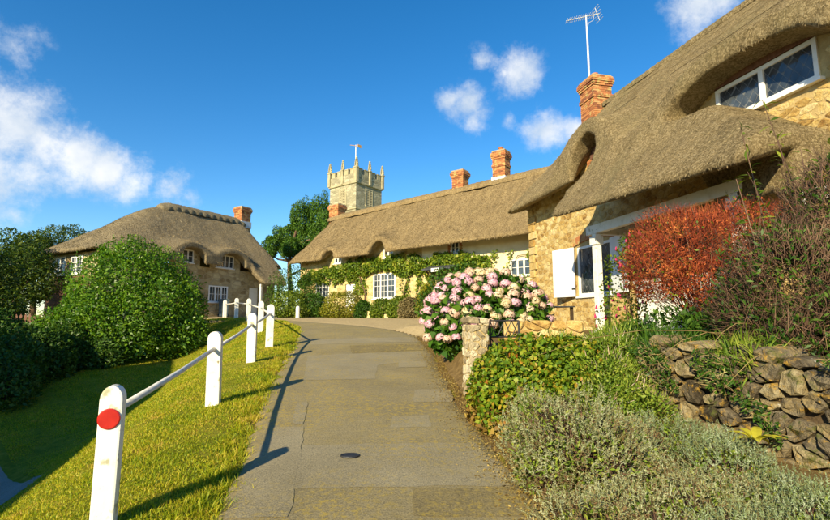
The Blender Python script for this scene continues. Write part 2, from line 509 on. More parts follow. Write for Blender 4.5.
# foliage
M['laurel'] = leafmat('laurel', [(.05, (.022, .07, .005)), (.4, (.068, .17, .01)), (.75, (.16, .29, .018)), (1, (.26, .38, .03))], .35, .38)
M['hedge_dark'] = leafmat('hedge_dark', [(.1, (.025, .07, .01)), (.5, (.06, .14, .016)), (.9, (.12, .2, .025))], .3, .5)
M['tree_left'] = leafmat('tree_left', [(.1, (.016, .045, .008)), (.5, (.05, .1, .01)), (.9, (.14, .18, .02))], .3, .5)
M['cypress'] = leafmat('cypress', [(.1, (.02, .06, .006)), (.5, (.06, .15, .01)), (.9, (.14, .25, .018))], .25, .6)
M['shrub_bright'] = leafmat('shrub_bright', [(.1, (.05, .1, .008)), (.5, (.14, .21, .015)), (.9, (.27, .31, .03))], .35, .5)
M['shrub_yellow'] = leafmat('shrub_yellow', [(.1, (.1, .12, .01)), (.5, (.25, .25, .02)), (.9, (.4, .36, .04))], .35, .5)
M['shrub_green'] = leafmat('shrub_green', [(.1, (.02, .06, .006)), (.5, (.05, .125, .01)), (.9, (.11, .2, .02))], .35, .5)
M['shrub_dry'] = leafmat('shrub_dry', [(.1, (.1, .08, .03)), (.5, (.22, .17, .07)), (.9, (.36, .29, .13))], .25, .7)
M['ivy'] = leafmat('ivy', [(.1, (.04, .09, .008)), (.5, (.12, .2, .014)), (.85, (.28, .33, .03)), (1, (.4, .38, .05))], .35, .5, 1.6, 1.3)
M['hydrangea_leaf'] = leafmat('hydrangea_leaf', [(.1, (.02, .07, .006)), (.5, (.055, .15, .012)), (.9, (.13, .25, .025))], .35, .45)
M['geranium'] = leafmat('geranium', [(.05, (.05, .11, .006)), (.4, (.12, .22, .012)), (.68, (.27, .34, .02)), (.86, (.4, .28, .025)), (1, (.4, .11, .02))], .35, .5, 3, 1.1)
M['geranium_dry'] = leafmat('geranium_dry', [(.1, (.1, .06, .012)), (.5, (.26, .15, .03)), (.9, (.4, .28, .06))], .3, .6)
M['heath'] = leafmat('heath', [(.1, (.06, .12, .01)), (.5, (.16, .25, .018)), (.9, (.33, .37, .05))], .3, .6, 3, 1.2)
M['santolina'] = leafmat('santolina', [(.05, (.13, .06, .03)), (.35, (.22, .13, .06)), (.5, (.22, .22, .08)), (.75, (.3, .33, .17)), (1, (.42, .44, .28))], .2, .7, 4, 2.0)
M['santolina_blue'] = leafmat('santolina_blue', [(.05, (.11, .065, .025)), (.3, (.16, .15, .05)), (.55, (.18, .24, .1)), (.8, (.26, .33, .19)), (1, (.4, .45, .31))], .2, .7, 5, 1.6)
M['rust_twig'] = leafmat('rust_twig', [(.1, (.07, .014, .01)), (.4, (.22, .036, .014)), (.75, (.42, .085, .022)), (1, (.56, .22, .05))], .15, .7, 2.5, 1.2)
M['dark_twig'] = leafmat('dark_twig', [(.1, (.045, .024, .016)), (.5, (.11, .06, .038)), (.9, (.26, .16, .1))], .1, .8)
M['straw'] = leafmat('straw', [(.1, (.2, .13, .05)), (.5, (.38, .28, .12)), (.9, (.55, .44, .22))], .2, .7)
M['grass'] = leafmat('grass', [(.0, (.08, .15, .004)), (.3, (.2, .28, .006)), (.6, (.38, .39, .01)), (.85, (.5, .42, .03)), (1, (.5, .34, .06))], .35, .55, 1.8, 1.5)
M['yellow_leaf'] = leafmat('yellow_leaf', [(.1, (.38, .34, .02)), (.9, (.55, .5, .05))], .35, .5)
M['petal_pink'] = leafmat('petal_pink', [(.1, (.62, .32, .46)), (.5, (.76, .5, .62)), (.9, (.8, .64, .68))], .3, .6)
M['petal_cream'] = leafmat('petal_cream', [(.1, (.55, .42, .22)), (.5, (.72, .62, .42)), (.9, (.78, .68, .52))], .3, .6)
M['petal_blush'] = leafmat('petal_blush', [(.1, (.6, .38, .3)), (.5, (.74, .55, .45)), (.9, (.78, .66, .54))], .3, .6)
M['fuchsia'] = leafmat('fuchsia', [(.1, (.42, .01, .09)), (.9, (.7, .03, .2))], .3, .5)
M['reed'] = leafmat('reed', [(.05, (.075, .052, .025)), (.45, (.24, .18, .09)), (.8, (.42, .33, .18)), (1, (.62, .52, .32))], .1, .8, .8, .6)
M['litter'] = leafmat('litter', [(.1, (.2, .11, .025)), (.5, (.4, .27, .06)), (.9, (.55, .42, .13))], .2, .7, 4, 1.2)

# ------------------------------------------------------------------ terrain
_hy = np.linspace(-120, 900, 4081)
_hz = np.interp(_hy, [-120, -60, -20, 0, 12, 16, 20, 26, 40, 900], [-4, -3.2, -1.55, 0, 1.02, 1.34, 1.58, 1.68, 1.75, 1.75])
_k = np.hanning(25); _k /= _k.sum()
_hz = np.convolve(np.pad(_hz, 12, mode='edge'), _k, 'valid')
def h_of(y): return np.interp(y, _hy, _hz)
RL_Y = [-30, 0, 3.09, 4.63, 7.4, 11.3, 15.2, 18, 21, 25, 32]
RL_X = [.9, -.82, -1.25, -1.62, -2.18, -2.88, -3.7, -4.75, -6.9, -10.5, -19]
RR_Y = [-30, 0, 2, 3.7, 6.15, 10.5, 13.0, 14.6, 16.2, 18.2, 20.5, 24]
RR_X = [3.2, 1.15, .95, .77, .52, .33, .08, -.6, -1.9, -4.3, -8.2, -17]
def road_l(y): return np.interp(y, RL_Y, RL_X)
def road_r(y): return np.interp(y, RR_Y, RR_X)
GB_Y = [-20, 1.0, 3.4, 4.6, 5.1, 5.6, 6.5, 8, 13, 16, 19, 22]
GB_X = [4.4, 3.62, 3.2, 2.84, 2.5, 1.75, 1.15, .85, .85, 1.2, 4.0, 12]
def terrain(x, y, road_dip=True):
    x = np.asarray(x, float); y = np.asarray(y, float)
    z = h_of(y) + 0 * x
    L, R = road_l(y), road_r(y)
    # bank falling away to the left of the fence
    D = np.interp(y, [-30, 0, 5, 10, 16, 22, 28], [1.2, 1.5, 1.55, 1.5, 1.1, .42, 0])
    z = z - D * smooth01(((L - .75) - x) / 3.5)
    z = z + .05 * np.exp(-((x - (L - .38)) / .3) ** 2) * (y < 24)
    # bed and raised garden to the right
    xb = np.interp(y, GB_Y, GB_X); w = np.interp(y, [4.4, 5.6, 8], [.05, .5, .35])
    G = np.maximum(np.interp(y, [0, 5, 8], [.98, 1.06, 1.27]), h_of(y))
    t = smooth01((x - xb + w) / (1.6 * w))
    bed = np.minimum(.16 * smooth01((x - R) / .7), 1)
    z = (z + bed * (y < 15)) * (1 - t) + np.maximum(G, z) * t
    P = np.stack([x, y, 0 * x], -1)
    far = smooth01((np.hypot(x, y) - 60) / 200)
    z = z + .018 * lump(P, 1.7) * (np.abs(x - (L + R) / 2) > (R - L) / 2) + far * 3.0 * lump(P, .012)
    if road_dip:
        inside = np.minimum(x - L, R - x)
        z = z - .12 * smooth01((inside - .05) / .25) * (y < 23)
    return z
def gz(x, y): return float(terrain(np.array([x]), np.array([y]), False)[0])

def build_ground():
    nx, ny = 300, 330
    tx = np.linspace(-1, 1, nx); ty = np.linspace(-1, 1, ny)
    gx = 3.0 * np.sinh(5.6 * tx); gy = 7 + 3.4 * np.sinh(5.7 * ty)
    gy = np.clip(gy, -110, None)
    Xg, Yg = np.meshgrid(gx, gy)
    keep = np.concatenate([[True], np.diff(gy) > 0])
    Xg, Yg = Xg[keep], Yg[keep]; ny = keep.sum()
    Z = terrain(Xg, Yg)
    V = np.stack([Xg, Yg, Z], -1).reshape(-1, 3)
    i = (np.arange(ny - 1)[:, None] * nx + np.arange(nx - 1)[None]).ravel()
    F = np.stack([i, i + 1, i + 1 + nx, i + nx], 1)
    m, nt, p, out = new_mat('ground_grass')
    v = coords(nt)
    at = nt.nodes.new('ShaderNodeAttribute'); at.attribute_name = 'cover'
    sp = nt.nodes.new('ShaderNodeSeparateColor'); nt.links.new(at.outputs['Color'], sp.inputs[0])
    gr = ramp(nt, [(.3, (.09, .11, .008)), (.5, (.19, .19, .012)), (.7, (.3, .26, .035))])
    nt.links.new(noise(nt, v, 6, 8, .7), gr.inputs[0])
    so = ramp(nt, [(.3, (.09, .055, .02)), (.7, (.26, .175, .07))]); nt.links.new(noise(nt, v, 9, 8, .7), so.inputs[0])
    gv = ramp(nt, [(.3, (.36, .26, .12)), (.7, (.55, .43, .24))]); nt.links.new(noise(nt, v, 14, 8, .75), gv.inputs[0])
    wob = mth(nt, 'MULTIPLY', mth(nt, 'SUBTRACT', noise(nt, v, 5, 5, .65), .5), .9)
    c = mixc(nt, smoothf(nt, mth(nt, 'ADD', sp.outputs[0], wob), .4, .6), gr.outputs[0], so.outputs[0])
    c = mixc(nt, smoothf(nt, mth(nt, 'ADD', sp.outputs[1], wob), .4, .6), c, gv.outputs[0])
    nt.links.new(c, p.inputs['Base Color']); p.inputs['Roughness'].default_value = .95; p.inputs['Specular IOR Level'].default_value = .1
    bump(nt, p, noise(nt, v, 22, 7, .7), .8, .04)
    o = np_obj('ground', V, F, m, None, True); o['kind'] = 'structure'
    x, y = V[:, 0], V[:, 1]
    L, R = road_l(y), road_r(y)
    soil = smooth01((x - R + .1) / .25) * (y < 15.5) * (x < 14)
    soil = np.maximum(soil, (np.minimum(x - L, R - x) > .0) * (y < 24) * 1.0)
    soil = np.maximum(soil, np.exp(-((x - L - .04) / .06) ** 2) * (y < 24) * .6)
    gravel = (y > 13.0) * (y < 33) * (x > R + .0) * (x < 12)
    C = np.ones((len(V), 4), np.float32); C[:, 0] = soil; C[:, 1] = gravel; C[:, 2] = 0
    a = o.data.color_attributes.new('cover', 'FLOAT_COLOR', 'POINT'); a.data.foreach_set('color', C.ravel())
    return o
build_ground()

def asphalt(name, lo, hi, grit, moss=.0, mosscol=(.4, .29, .05)):
    m, nt, p, out = new_mat(name)
    v = coords(nt)
    r = ramp(nt, [(.3, lo), (.7, hi)]); nt.links.new(noise(nt, v, 1.3, 6, .65), r.inputs[0])
    g = ramp(nt, [(.32, (.55, .55, .55)), (.5, (1, 1, 1)), (.7, (1.45, 1.42, 1.35))]); nt.links.new(noise(nt, v, grit, 3, .8), g.inputs[0])
    c = mixc(nt, 1.0, r.outputs[0], g.outputs[0], 'MULTIPLY')
    mz = mth(nt, 'MULTIPLY', smoothf(nt, noise(nt, v, 1.1, 5, .6), .42 - moss * .12, .62), smoothf(nt, noise(nt, v, 20, 5, .75), .48, .62))
    c = mixc(nt, mth(nt, 'MULTIPLY', mz, moss), c, mosscol)
    cr = smoothf(nt, noise(nt, mapping(nt, v, (1, 1, 1)), 60, 3, .8), .66, .74)
    c = mixc(nt, mth(nt, 'MULTIPLY', cr, .5), c, (.42, .37, .27))
    nt.links.new(c, p.inputs['Base Color']); p.inputs['Roughness'].default_value = .9; p.inputs['Specular IOR Level'].default_value = .25
    bump(nt, p, noise(nt, v, grit, 4, .8), .7, .012)
    return m
M['asphalt'] = asphalt('asphalt', (.205, .168, .088), (.285, .235, .125), 75, .8)
M['asphalt_grey'] = asphalt('asphalt_grey', (.23, .195, .118), (.305, .262, .165), 80, .6)
M['asphalt_dark'] = asphalt('asphalt_dark', (.165, .13, .06), (.235, .187, .09), 60, 1.0)
M['asphalt_pale'] = asphalt('asphalt_pale', (.24, .205, .122), (.315, .27, .17), 90, .5)
M['asphalt_lane'] = asphalt('asphalt_lane', (.22, .2, .18), (.3, .28, .25), 70, .2)

def build_road():
    ys = np.concatenate([np.arange(-8, 14, .16), np.arange(14, 30, .3)])
    n = 22; V = []; 
    for y in ys:
        jl = .045 * float(lump([[3, y, 0]], 3.1)[0]) + .02 * float(lump([[9, y, 1]], 11)[0])
        jr = .05 * float(lump([[7, y, 5]], 2.7)[0]) + .02 * float(lump([[1, y, 4]], 10)[0])
        l, r = float(road_l(y)) + jl - .06, float(road_r(y)) + jr + .08
        for k in range(n):
            t = k / (n - 1); x = l + (r - l) * t
            e = min(t, 1 - t) * (r - l)
            z = float(h_of(y)) + .02 - .07 * max(0, 1 - e / .12) ** 2 + .02 * math.sin(math.pi * t)
            V.append((x, y, z))
    F = []
    for j in range(len(ys) - 1):
        for k in range(n - 1):
            a = j * n + k; F.append((a, a + 1, a + 1 + n, a + n))
    o = np_obj('road', V, F, M['asphalt'], None, True); o['kind'] = 'structure'
    def road_z(x, y):
        l, r = float(road_l(y)) - .06, float(road_r(y)) + .08
        t = (x - l) / (r - l); e = min(t, 1 - t) * (r - l)
        return float(h_of(y)) + .02 - .07 * max(0, 1 - e / .12) ** 2 + .02 * math.sin(math.pi * min(max(t, 0), 1))
    # repairs let into the tarmac, each a thin sheet of its own; given as photo pixels of the corners
    def hit(px, py):
        d = pix_dir(px, py); t = 2.0
        while t < 40:
            p = Vector((0, 0, EYE)) + d * t
            if p.z < float(h_of(p.y)) + .03: break
            t += .01
        return p.x, p.y
    patches = [
        ('asphalt_pale', [(414, 403), (453, 402), (451, 389), (414, 390)], .004),
        ('asphalt_pale', [(391, 429), (432, 428), (429, 416), (393, 417)], .004),
        ('asphalt_grey', [(290, 491), (512, 486), (490, 443), (302, 447)], .004),
        ('asphalt_grey', [(221, 519), (288, 519), (302, 447), (303, 428), (272, 428)], .008),
        ('asphalt_grey', [(303, 381), (375, 380), (378, 366), (424, 360), (420, 352), (308, 356)], .004),
        ('asphalt_pale', [(398, 368), (427, 367), (425, 361), (400, 362)], .008),
        ('asphalt_dark', [(415, 519), (541, 516), (516, 488), (412, 490)], .008),
        ('asphalt_grey', [(310, 345), (420, 342), (414, 337), (311, 340)], .004),
        ('asphalt_dark', [(352, 354), (425, 350), (423, 344), (350, 346)], .008),
        ('asphalt_grey', [(292, 425), (304, 425), (308, 402), (297, 404)], .012),
    ]
    for mname, pl, dz in patches:
        W = [hit(*p) for p in pl]
        # resample the outline so that it wavers
        out = []
        for i, a in enumerate(W):
            b = W[(i + 1) % len(W)]
            L = math.dist(a, b); k = max(2, int(L / .14))
            for s in range(k):
                t = s / k; j = .014
                out.append((a[0] + (b[0] - a[0]) * t + random.uniform(-j, j), a[1] + (b[1] - a[1]) * t + random.uniform(-j, j)))
        # follow the curved surface: fill on a fine grid
        bm = bmesh.new()
        vs = [bm.verts.new((x, y, 0)) for x, y in out]
        f = bm.faces.new(vs)
        ymin = min(p[1] for p in out); ymax = max(p[1] for p in out); xmin = min(p[0] for p in out); xmax = max(p[0] for p in out)
        for yy in np.arange(ymin + .12, ymax, .16):
            bmesh.ops.bisect_plane(bm, geom=bm.verts[:] + bm.edges[:] + bm.faces[:], plane_co=(0, yy, 0), plane_no=(0, 1, 0))
        for xx in np.arange(xmin + .12, xmax, .16):
            bmesh.ops.bisect_plane(bm, geom=bm.verts[:] + bm.edges[:] + bm.faces[:], plane_co=(xx, 0, 0), plane_no=(1, 0, 0))
        bmesh.ops.triangulate(bm, faces=bm.faces[:])
        for v in bm.verts: v.co.z = road_z(v.co.x, v.co.y) + dz * .25 + .002
        bmesh.ops.recalc_face_normals(bm, faces=bm.faces)
        for fc in bm.faces:
            if fc.normal.z < 0: fc.normal_flip()
        me = bpy.data.meshes.new('road_patch'); bm.to_mesh(me); bm.free()
        for pl_ in me.polygons: pl_.use_smooth = True
        link('road_patch', me, M[mname], o)
    # small iron stop-tap cover
    x, y = hit(350, 458)
    mb = MB(); n = 20
    ring = lambda r, z: [(x + r * math.cos(6.2832 * k / n), y + r * .8 * math.sin(6.2832 * k / n), road_z(x, y) + z) for k in range(n)]
    V = ring(.085, .005) + ring(.08, .014) + ring(.06, .009)
    F = [(k, (k + 1) % n, n + (k + 1) % n, n + k) for k in range(n)] + [(n + k, n + (k + 1) % n, 2 * n + (k + 1) % n, 2 * n + k) for k in range(n)] + [tuple(range(2 * n, 3 * n))]
    mb.add(V, F).build('stop_tap_cover', M['iron'], o)
    return o
build_road()

def build_lane():
    ys = np.arange(0, 12.01, .3); V = []; F = []; n = 12
    for y in ys:
        r = -4.3 - 1.05 * (y - 6.0) * (y > 6.0) - .1 * (y - 6.0) * (y <= 6.0) + .06 * float(lump([[2, y, 7]], 2.5)[0])
        l = r - 3.0
        for k in range(n):
            x = l + (r - l) * k / (n - 1)
            V.append((x, y, gz(x, y) + .05 - (.1 if k in (0, n - 1) else 0)))
    for j in range(len(ys) - 1):
        for k in range(n - 1):
            a = j * n + k; F.append((a, a + 1, a + 1 + n, a + n))
    o = np_obj('lower_lane', V, F, M['asphalt_lane'], None, True); o['kind'] = 'structure'
build_lane()

# ------------------------------------------------------------------ building kit
def walls(parent, name, mat, x0, x1, z0, z1, y, holes, thick=.35, fn=None):
    """one wall sheet with real openings and reveals; front faces -Y"""
    xs = sorted({x0, x1, *[h[0] for h in holes], *[h[1] for h in holes]}); zs = sorted({z0, z1, *[h[2] for h in holes], *[h[3] for h in holes]})
    fn = fn or (lambda x, yy, z: (x, yy, z))
    mb = MB(); V = []; F = []
    def q(a, b, c, d):
        k = len(V); V.extend([fn(*a), fn(*b), fn(*c), fn(*d)]); F.append((k, k + 1, k + 2, k + 3))
    for i in range(len(xs) - 1):
        for j in range(len(zs) - 1):
            cx, cz = (xs[i] + xs[i + 1]) / 2, (zs[j] + zs[j + 1]) / 2
            if any(h[0] < cx < h[1] and h[2] < cz < h[3] for h in holes): continue
            a, b, c, d = xs[i], xs[i + 1], zs[j], zs[j + 1]
            q((a, y, c), (b, y, c), (b, y, d), (a, y, d))
    for a, b, c, d in holes:
        t = y + thick
        q((a, y, c), (a, y, d), (a, t, d), (a, t, c)); q((b, y, d), (b, y, c), (b, t, c), (b, t, d))
        q((a, y, d), (b, y, d), (b, t, d), (a, t, d)); q((b, y, c), (a, y, c), (a, t, c), (b, t, c))
        q((a, t, c), (b, t, c), (b, t, d), (a, t, d))
    me = bpy.data.meshes.new(name); me.from_pydata(V, [], F)
    return link(name, me, mat, parent)

def clip_poly(poly, nx, ny, c):
    """keep nx*x+ny*y<=c"""
    out = []
    for i, p in enumerate(poly):
        q = poly[(i + 1) % len(poly)]
        dp, dq = nx * p[0] + ny * p[1] - c, nx * q[0] + ny * q[1] - c
        if dp <= 0: out.append(p)
        if dp * dq < 0:
            t = dp / (dp - dq); out.append((p[0] + (q[0] - p[0]) * t, p[1] + (q[1] - p[1]) * t))
    return out

def window(parent, x0, x1, z0, z1, y, lights=2, cols=2, rows=3, fr=.055, sill=True, lattice=False, label=None, wood='window_paint'):
    """casement window: frame > glass, glazing bars, sill; front faces -Y, y = outer face of the frame"""
    mb = MB(); dp = .07
    mb.box(x0, x1, y, y + dp, z1 - fr, z1); mb.box(x0, x1, y, y + dp, z0, z0 + fr)
    mb.box(x0, x0 + fr, y, y + dp, z0 + fr, z1 - fr); mb.box(x1 - fr, x1, y, y + dp, z0 + fr, z1 - fr)
    lw = (x1 - x0 - fr) / lights
    for i in range(1, lights):
        c = x0 + fr / 2 + lw * i
        mb.box(c - fr * .6, c + fr * .6, y - .006, y + dp, z0 + fr, z1 - fr)
    o = mb.build('window', M[wood], parent)
    if label: o['label'] = label
    bars = MB(); nb = 0
    bw = .012 if lattice else .02
    for i in range(lights):
        a, b = x0 + fr / 2 + lw * i + fr * .55, x0 + fr / 2 + lw * (i + 1) - fr * .55
        if lattice:
            px_, pz_ = .17, .24
            u0, v0 = (a + b) / 2, (z0 + z1) / 2
            base = [(a, z0 + fr), (b, z0 + fr), (b, z1 - fr), (a, z1 - fr)]
            for ii in range(-12, 13):
                for jj in range(-12, 13):
                    if (ii + jj) % 2: continue
                    cu, cv = u0 + ii * px_ / 2, v0 + jj * pz_ / 2
                    poly = base
                    for sx in (-1, 1):
                        for sz in (-1, 1):
                            n = (sx / px_, sz / pz_)
                            poly = clip_poly(poly, n[0], n[1], n[0] * cu + n[1] * cv + .5 * .95)
                            if len(poly) < 3: break
                        if len(poly) < 3: break
                    if len(poly) < 3: continue
                    ar = abs(sum(poly[k][0] * poly[(k + 1) % len(poly)][1] - poly[(k + 1) % len(poly)][0] * poly[k][1] for k in range(len(poly)))) / 2
                    if ar < .0006: continue
                    tx, tz = random.uniform(-.035, .035), random.uniform(-.035, .035)
                    V = [(u, y + .035 + (u - cu) * tx + (w - cv) * tz, w) for u, w in poly]
                    me = bpy.data.meshes.new('pane'); me.from_pydata(V, [], [tuple(range(len(V)))])
                    link('pane', me, M['glass'], o)
            bars.box(a, b, y + .037, y + .048, z0 + fr, z1 - fr); nb = 1
        else:
            g = MB(); g.box(a, b, y + .04, y + .05, z0 + fr, z1 - fr); g.build('pane', M['glass'], o)
            for k in range(1, cols):
                c = a + (b - a) * k / cols; bars.box(c - bw / 2, c + bw / 2, y + .012, y + .045, z0 + fr, z1 - fr); nb += 1
            for k in range(1, rows):
                c = z0 + fr + (z1 - z0 - 2 * fr) * k / rows; bars.box(a, b, y + .014, y + .046, c - bw / 2, c + bw / 2); nb += 1
    if nb: bars.build('leading' if lattice else 'glazing_bars', M['lead'] if lattice else M[wood], o)
    if sill:
        s = MB(); s.box(x0 - .06, x1 + .06, y - .07, y + dp, z0 - .055, z0 - .003); s.build('sill', M[wood], o)
    return o

def brick_stack(parent, x, y, z0, z1, w, d, name='chimney', corbels=2, pots=1, cap=True):
    """brickwork in courses with sunk joints; a core of mortar inside"""
    core = MB(); core.box(x - w / 2 + .012, x + w / 2 - .012, y - d / 2 + .012, y + d / 2 - .012, z0, z1 - .01)
    o = core.build(name, M['brick_joint'], parent)
    br = MB(); ch = .075; n = int((z1 - z0) / ch)
    for i in range(n):
        z = z0 + i * ch
        k = n - 1 - i
        e = .0
        if corbels and k < 5: e = (.05, .085, .085, .06, .03)[k]
        if corbels > 1 and 9 <= k < 11: e = .035
        ww, dd = w / 2 + e, d / 2 + e
        off = .5 if i % 2 else 0
        for face in range(4):
            Lw = 2 * (ww if face % 2 == 0 else dd); m = max(3, round(Lw / .225)); bw = Lw / m
            for q in range(-1, m):
                a, b = max(0, (q + off) * bw + .006), min(Lw, (q + 1 + off) * bw - .006)
                if b - a < .03: continue
                pr = random.uniform(-.004, .006)
                a -= Lw / 2; b -= Lw / 2
                zz0, zz1 = z + .005, z + ch - .006
                if face == 0: br.box(x + a, x + b, y - dd - pr, y - dd + .1, zz0, zz1)
                elif face == 1: br.box(x + ww - .1, x + ww + pr, y + a, y + b, zz0, zz1)
                elif face == 2: br.box(x + a, x + b, y + dd - .1, y + dd + pr, zz0, zz1)
                else: br.box(x - ww - pr, x - ww + .1, y + a, y + b, zz0, zz1)
    br.build('brickwork', M['brick'], o, kind='stuff', fix=False)
    if cap:
        c = MB(); c.box(x - w / 2 - .02, x + w / 2 + .02, y - d / 2 - .02, y + d / 2 + .02, z1 - .03, z1 + .05); c.build('mortar_cap', M['brick_joint'], o, bevel=.02)
    for i in range(pots):
        px = x + (i - (pots - 1) / 2) * .35
        t = MB(); t.tube([(px, y, z1 + .03), (px, y, z1 + .2), (px, y, z1 + .22), (px, y, z1 + .28)], [.13, .115, .14, .13], 14)
        t.build('chimney_pot', M['terracotta'], o, smooth=False)
    return o

# ---- stones: Voronoi cells over a wall, each a bulged block
def voronoi_cells(w, h, cw, ch, rng, jit=.42):
    nx, nz = max(1, round(w / cw)), max(1, round(h / ch))
    S = []
    for j in range(nz):
        for i in range(nx):
            S.append(((i + .5 + (.5 if j % 2 else 0) * .9 - .22 + rng.uniform(-jit, jit)) * w / nx, (j + .5 + rng.uniform(-jit, jit) * .8) * h / nz))
    S = np.array(S); A = cw / ch
    cells = []
    for k, s in enumerate(S):
        poly = [(0, 0), (w, 0), (w, h), (0, h)]
        d = np.hypot(S[:, 0] - s[0], (S[:, 1] - s[1]) * A)
        for q in np.argsort(d)[1:18]:
            o = S[q]
            n = ((o[0] - s[0]) / A, (o[1] - s[1]) * A)     # anisotropic bisector
            mid = ((o[0] + s[0]) / 2, (o[1] + s[1]) / 2)
            poly = clip_poly(poly, n[0], n[1], n[0] * mid[0] + n[1] * mid[1])
            if len(poly) < 3: break
        if len(poly) >= 3: cells.append(poly)
    return cells

def stone_geom(poly, gap, depth, fn, rng, jag=.02, r2=(.62, .78), edge=.62, tl=.12):
    c = np.mean(poly, axis=0)
    # drop tiny edges
    P = []
    for p in poly:
        if not P or math.dist(p, P[-1]) > .03: P.append(p)
    if len(P) > 3 and math.dist(P[0], P[-1]) < .03: P.pop()
    if len(P) < 3: return None
    P = np.array(P); size = np.mean(np.linalg.norm(P - c, axis=1))
    # cut corners
    Q = []
    for i in range(len(P)):
        a, b = P[i], P[(i + 1) % len(P)]
        Q += [a + (b - a) * .2, a + (b - a) * .8] if len(P) < 6 else [a + (b - a) * rng.uniform(.3, .7)]
    P = np.array(Q); n = len(P)
    r0 = c + (P - c) * (1 - gap / size)
    r1 = c + (P - c) * (1 - (gap * 1.35 + .004) / size)
    r2 = c + (P - c) * rng.uniform(*r2)
    tilt = rng.uniform(-tl, tl, 2)
    dp = depth * rng.uniform(.7, 1.25)
    V = [fn(u, v, -.02) for u, v in r0]
    V += [fn(u, v, dp * edge + rng.uniform(-1, 1) * jag * .4) for u, v in r1]
    V += [fn(u, v, dp + (np.dot((u, v) - c, tilt)) + rng.uniform(-1, 1) * jag) for u, v in r2]
    V += [fn(c[0], c[1], dp * 1.03 + rng.uniform(-1, 1) * jag)]
    F = []
    for k in range(n):
        k2 = (k + 1) % n
        F += [(k, k2, n + k2, n + k), (n + k, n + k2, 2 * n + k2, 2 * n + k), (2 * n + k, 2 * n + k2, 3 * n)]
    return V, F

def stone_obj(geo, mat, parent, smooth=False):
    me = bpy.data.meshes.new('stone'); me.from_pydata(geo[0], [], geo[1])
    if smooth:
        for p in me.polygons: p.use_smooth = True
    return link('stone', me, mat, parent)

# ---- thatch as a solid shape: distance field, then surface nets
def smax(a, b, k):
    h = np.maximum(k - np.abs(a - b), 0) / k
    return np.maximum(a, b) + h * h * k * .25
def smin(a, b, k): return -smax(-a, -b, k)

def surface_nets(f, lo, hi, res):
    ax = [np.arange(lo[i], hi[i] + res, res, dtype=np.float32) for i in range(3)]
    X, Y, Z = np.meshgrid(*ax, indexing='ij', sparse=True)
    D = np.asarray(f(X, Y, Z), np.float32)
    s = D < 0
    nx, ny, nz = D.shape
    cell = (nx - 1, ny - 1, nz - 1)
    cnt = np.zeros(cell, np.float32); acc = np.zeros(cell + (3,), np.float32)
    sl = lambda o, n: slice(o, n - 1 + o)
    corner = [(i, j, k) for i in (0, 1) for j in (0, 1) for k in (0, 1)]
    def cs(a, c): return a[sl(c[0], nx), sl(c[1], ny), sl(c[2], nz)]
    anyin = np.zeros(cell, bool); allin = np.ones(cell, bool)
    for c in corner:
        q = cs(s, c); anyin |= q; allin &= q
    act = anyin & ~allin
    idx = np.argwhere(act)
    pos = np.zeros((len(idx), 3)); num = np.zeros(len(idx))
    I, J, K = idx.T
    for a in range(3):
        for c in corner:
            if c[a]: continue
            e = list(c); e[a] = 1
            d0 = D[I + c[0], J + c[1], K + c[2]]; d1 = D[I + e[0], J + e[1], K + e[2]]
            m = (d0 < 0) != (d1 < 0)
            t = np.where(m, d0 / (d0 - d1 + 1e-12), 0)
            p = np.stack([np.full(len(I), c[i], float) for i in range(3)], 1); p[:, a] = t
            pos[m] += p[m]; num[m] += 1
    V = (idx + pos / num[:, None]) * res + np.array(lo)
    vid = -np.ones(cell, np.int64); vid[I, J, K] = np.arange(len(idx))
    F = []
    for a in range(3):
        b, c = (a + 1) % 3, (a + 2) % 3
        sa = [slice(None)] * 3; sb = [slice(None)] * 3
        sa[a] = slice(0, -1); sb[a] = slice(1, None)
        x = s[tuple(sa)] != s[tuple(sb)]
        e = np.argwhere(x)
        e = e[(e[:, b] > 0) & (e[:, c] > 0) & (e[:, b] < D.shape[b] - 1) & (e[:, c] < D.shape[c] - 1)]
        def at(db, dc):
            q = e.copy(); q[:, b] += db; q[:, c] += dc; return vid[q[:, 0], q[:, 1], q[:, 2]]
        quad = np.stack([at(-1, -1), at(0, -1), at(0, 0), at(-1, 0)], 1)
        flip = ~s[e[:, 0], e[:, 1], e[:, 2]]
        quad[flip] = quad[flip][:, ::-1]
        F.append(quad)
    return V, np.concatenate(F)

